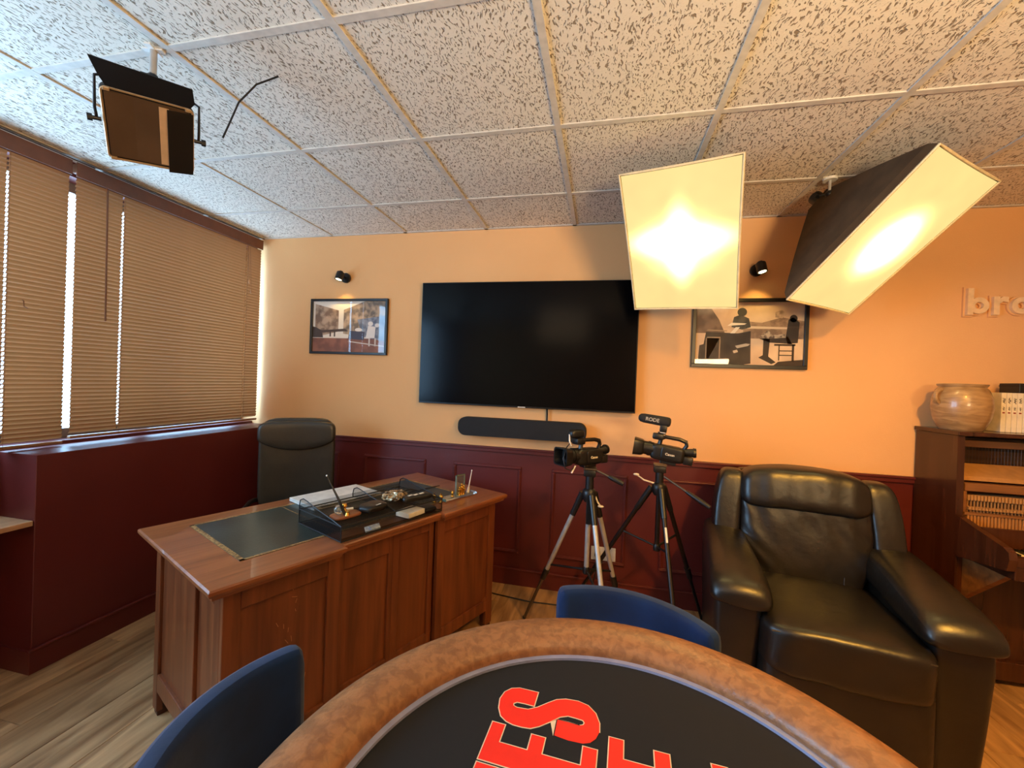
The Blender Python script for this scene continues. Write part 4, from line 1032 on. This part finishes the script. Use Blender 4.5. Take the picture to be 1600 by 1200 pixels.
m = MB(); m.pillow((0, .085, .880), (.285, .095, .105), .50, 20, fn=headfn2, wr=.005, f=9, seed=4); m.build('head_pillow', M_leather, e, smooth=True, sub=1)
m = MB(); m.pillow((0, .235, .60), (.33, .05, .34), .3, 10, fn=lambda p: (p[0], p[1]+(p[2]-.4)*.16, p[2])); m.build('back_shell', M_leather, e, smooth=True)
for x in (-.165, .165):
    m = MB(); pts = []
    for k in range(9):
        z = .47+.36*k/8; pts.append((x*(1-.1*max(0, (.66-z)/.25)), .0315+(z-.4)*.2, z))
    m.tube(pts, .002, n=5); m.build('seam_piping', M_leather2, e, smooth=True)

# ================================================================== PIANO
PX = 1.93
pf = -.29
p = empty('upright_piano', 'dark upright piano with its front open showing the action', 'piano', (PX, 0, 0))
PWD = 1.42
m = MB(); m.prism([(-.01, .10), (-.01, 1.185), (pf+.005, 1.185), (pf, .80), (-.42, .765), (-.54, .735), (-.565, .72), (-.57, .69), (-.56, .64), (-.30, .60), (-.30, .10)], 0, .03, ax=0); m.build('side_panel', M_pianow, p)
m = MB(); m.prism([(-.01, .10), (-.01, 1.185), (pf+.005, 1.185), (pf, .80), (-.42, .765), (-.54, .735), (-.565, .72), (-.57, .69), (-.56, .64), (-.30, .60), (-.30, .10)], PWD-.03, PWD, ax=0); m.build('side_panel', M_pianow, p)
m = MB(); m.box((-.008, pf-.012, 1.187), (PWD+.008, -.006, 1.207), bev=.003); m.build('top_lid', M_pianow, p)
m = MB(); m.box((.0, -.41, .0), (.06, -.01, .095), bev=.006); m.build('toe_block', M_pianow, p)
m = MB(); m.box((PWD-.06, -.41, .0), (PWD, -.01, .095), bev=.006); m.build('toe_block', M_pianow, p)
m = MB(); m.box((.06, -.31, .03), (PWD-.06, -.27, .12), bev=.003); m.build('bottom_rail', M_pianow, p)
m = MB(); m.box((.03, -.285, .12), (PWD-.03, -.27, .60)); m.build('lower_panel', M_pianow, p)
m = MB(); m.box((.03, -.04, .12), (PWD-.03, -.015, 1.18)); m.build('back_board', wood('soundboard', (120, 76, 40), (90, 56, 30), .6, axis=0), p)
m = MB(); m.box((.03, -.56, .60), (PWD-.03, -.28, .66), bev=.004); m.build('keybed', M_pianow, p)
m = MB(); m.box((.03, -.565, .66), (PWD-.03, -.53, .70), bev=.003); m.build('key_slip', M_pianow, p)
m = MB(); m.box((.03, -.40, .66), (PWD-.03, -.385, .775)); m.build('fallboard', M_pianow, p)
for x in (.03, PWD-.07):
    m = MB(); m.prism([(-.30, .40), (-.52, .60), (-.30, .60)], x, x+.03, ax=0); m.build('leg_bracket', M_pianox, p)  # bracket in paler wood than the case, light put into its colour
n_white = 52; kw = (PWD-.10)/n_white
w0 = None
for k in range(12):
    if w0 is None:
        m = MB(); m.box((.05, -.528, .662), (.05+kw-.001, -.405, .682), bev=.001, seg=1); w0 = m.build('white_key', M_paper, p); o = w0
    else: o = inst(w0, p, loc=(k*kw, 0, 0))
m = MB()
for k in range(12, n_white): m.box((.05+k*kw, -.528, .662), (.05+k*kw+kw-.001, -.405, .682))
m.build('white_keys_beyond', M_paper, p, kind='stuff')
m = MB()
for k in range(n_white-1):
    if k % 7 in (0, 1, 3, 4, 5): m.box((.05+(k+1)*kw-.005, -.49, .682), (.05+(k+1)*kw+.005, -.405, .694))
m.build('black_keys', M_black, p, kind='stuff')
# action: frame, felt rail, hammers
m = MB(); m.box((.035, -.10, 1.10), (PWD-.035, -.05, 1.165)); m.build('iron_frame', mat('bronze_iron', (70, 50, 32), .6, col2=(40, 28, 20), scale=14), p)
m = MB(); m.box((.035, -.20, 1.125), (PWD-.035, -.17, 1.16), bev=.004); m.build('upper_rail', M_pianox, p)
m = MB(); m.prism([(-.25, .985), (-.14, 1.035), (-.14, 1.02), (-.255, .965)], .05, PWD-.05, ax=0); m.build('damper_felt', M_felt_tan, p)
m = MB(); m.box((.045, -.275, .915), (PWD-.045, -.235, .955), bev=.004); m.build('hammer_rail', M_pianox, p)
for x in (.045, .5, .95):
    m = MB(); m.box((x, -.27, .70), (x+.012, -.235, .915)); m.build('action_bracket', M_pianox, p)
h1 = None
sp = .0138
for k in range(40):
    if h1 is None:
        m = MB(); m.box((.064, -.268, .868), (.064+.010, -.20, .895), bev=.002, seg=1); m.box((.067, -.262, .80), (.071, -.255, .868)); m.box((.064, -.275, .825), (.074, -.25, .838)); h1 = m.build('hammer', M_felt_tan, p); o = h1
    else: o = inst(h1, p, loc=(k*sp, 0, 0))
m = MB()
for k in range(40, 92): m.box((.064+k*sp, -.268, .868), (.074+k*sp, -.20, .895)); m.box((.067+k*sp, -.262, .80), (.071+k*sp, -.255, .868))
m.build('hammers_beyond', M_felt_tan, p, kind='stuff')
m = MB(); m.box((.045, -.28, .800), (PWD-.045, -.245, .812)); m.box((.045, -.285, .715), (PWD-.045, -.25, .73)); m.build('action_rail', M_pianox, p)
m = MB()
for k in range(95): m.box((.060+k*sp, -.275, .735), (.068+k*sp, -.262, .798))
m.build('action_levers', mat('maple_parts', (190, 130, 70), .6), p, kind='stuff')
m = MB()
for k in range(95): m.cyl((.064+k*sp, -.11, .7), (.064+k*sp, -.11, 1.12), .0008, n=4)
m.build('strings', M_bronze, p, kind='stuff')
m = MB(); m.cyl((.245, -.568, .735), (.31, -.568, .735), .007, n=8); m.box((.2, -.575, .715), (PWD-.2, -.555, .755), bev=.006); m.build('lid_edge', M_pianow, p)
# jar
e = empty('stoneware_jar', 'round glazed stoneware jar with two lug handles on the piano', 'jar', (2.022, -.165, 1.2075))
m = MB(); m.lathe([(.001, 0), (.078, 0), (.086, .01), (.106, .06), (.114, .115), (.110, .165), (.096, .205), (.086, .218), (.092, .226), (.094, .233), (.088, .235), (.080, .222), (.09, .2), (.104, .16), (.106, .11), (.09, .03), (.07, .012), (.001, .012)], 36); m.build('pot_body', M_jar, e, smooth=True)
for a in (-170, 10):
    A = math.radians(a)
    m = MB(); pts = []
    for k in range(9):
        q = PI*k/8; pts.append(((.100+.030*math.sin(q)), 0, .168+.036*math.cos(q)))
    m.tube(pts, [.010]*9, n=8, M=RZ(A)); m.build('lug_handle', M_jar, e, smooth=True)
# books
for k in range(7):
    lab = 'white paperback standing on the piano, '+['first one beside the jar', 'second from the jar', 'third from the jar', 'fourth from the jar', 'fifth from the jar', 'sixth from the jar', 'seventh, cut by the right edge'][k]
    e = empty('paperback_book', lab, 'book', (2.175+k*.0225, -.11, 1.2075), 0, 'white paperbacks on the piano')
    hh = .198
    m = MB(); m.box((0, -.075, .0), (.0205, .072, hh), bev=.002, seg=2); m.build('cover', M_paper, e)
    m = MB()
    rr = random.Random(k)
    for j in range(5): m.box((-.0055, -.0003, -.0012), (.0055, .0003, .0012), M=T(.010+rr.uniform(-.002, .002), -.0753, .148+j*.005) @ RY(rr.uniform(-1.2, 1.2)))
    for j in range(4): m.box((-.004, -.0003, -.001), (.004, .0003, .001), M=T(.010, -.0753, .112+j*.004) @ RY(rr.uniform(-1.2, 1.2)))
    m.build('spine_print', M_ink, e)
    m = MB(); m.box((.005, -.0755, .094), (.015, -.075, .101)); m.build('spine_mark', M_redink, e)
e = empty('black_box', 'black box on top of the white paperbacks at the right edge', 'box', (2.30, -.10, 1.2075+.1985))
m = MB(); m.box((-.035, -.06, 0), (.10, .05, .05), bev=.003); m.build('box_body', M_black, e)
m = MB(); m.box((-.036, -.061, .034), (.101, .051, .038)); m.build('box_lid', M_blackm, e)
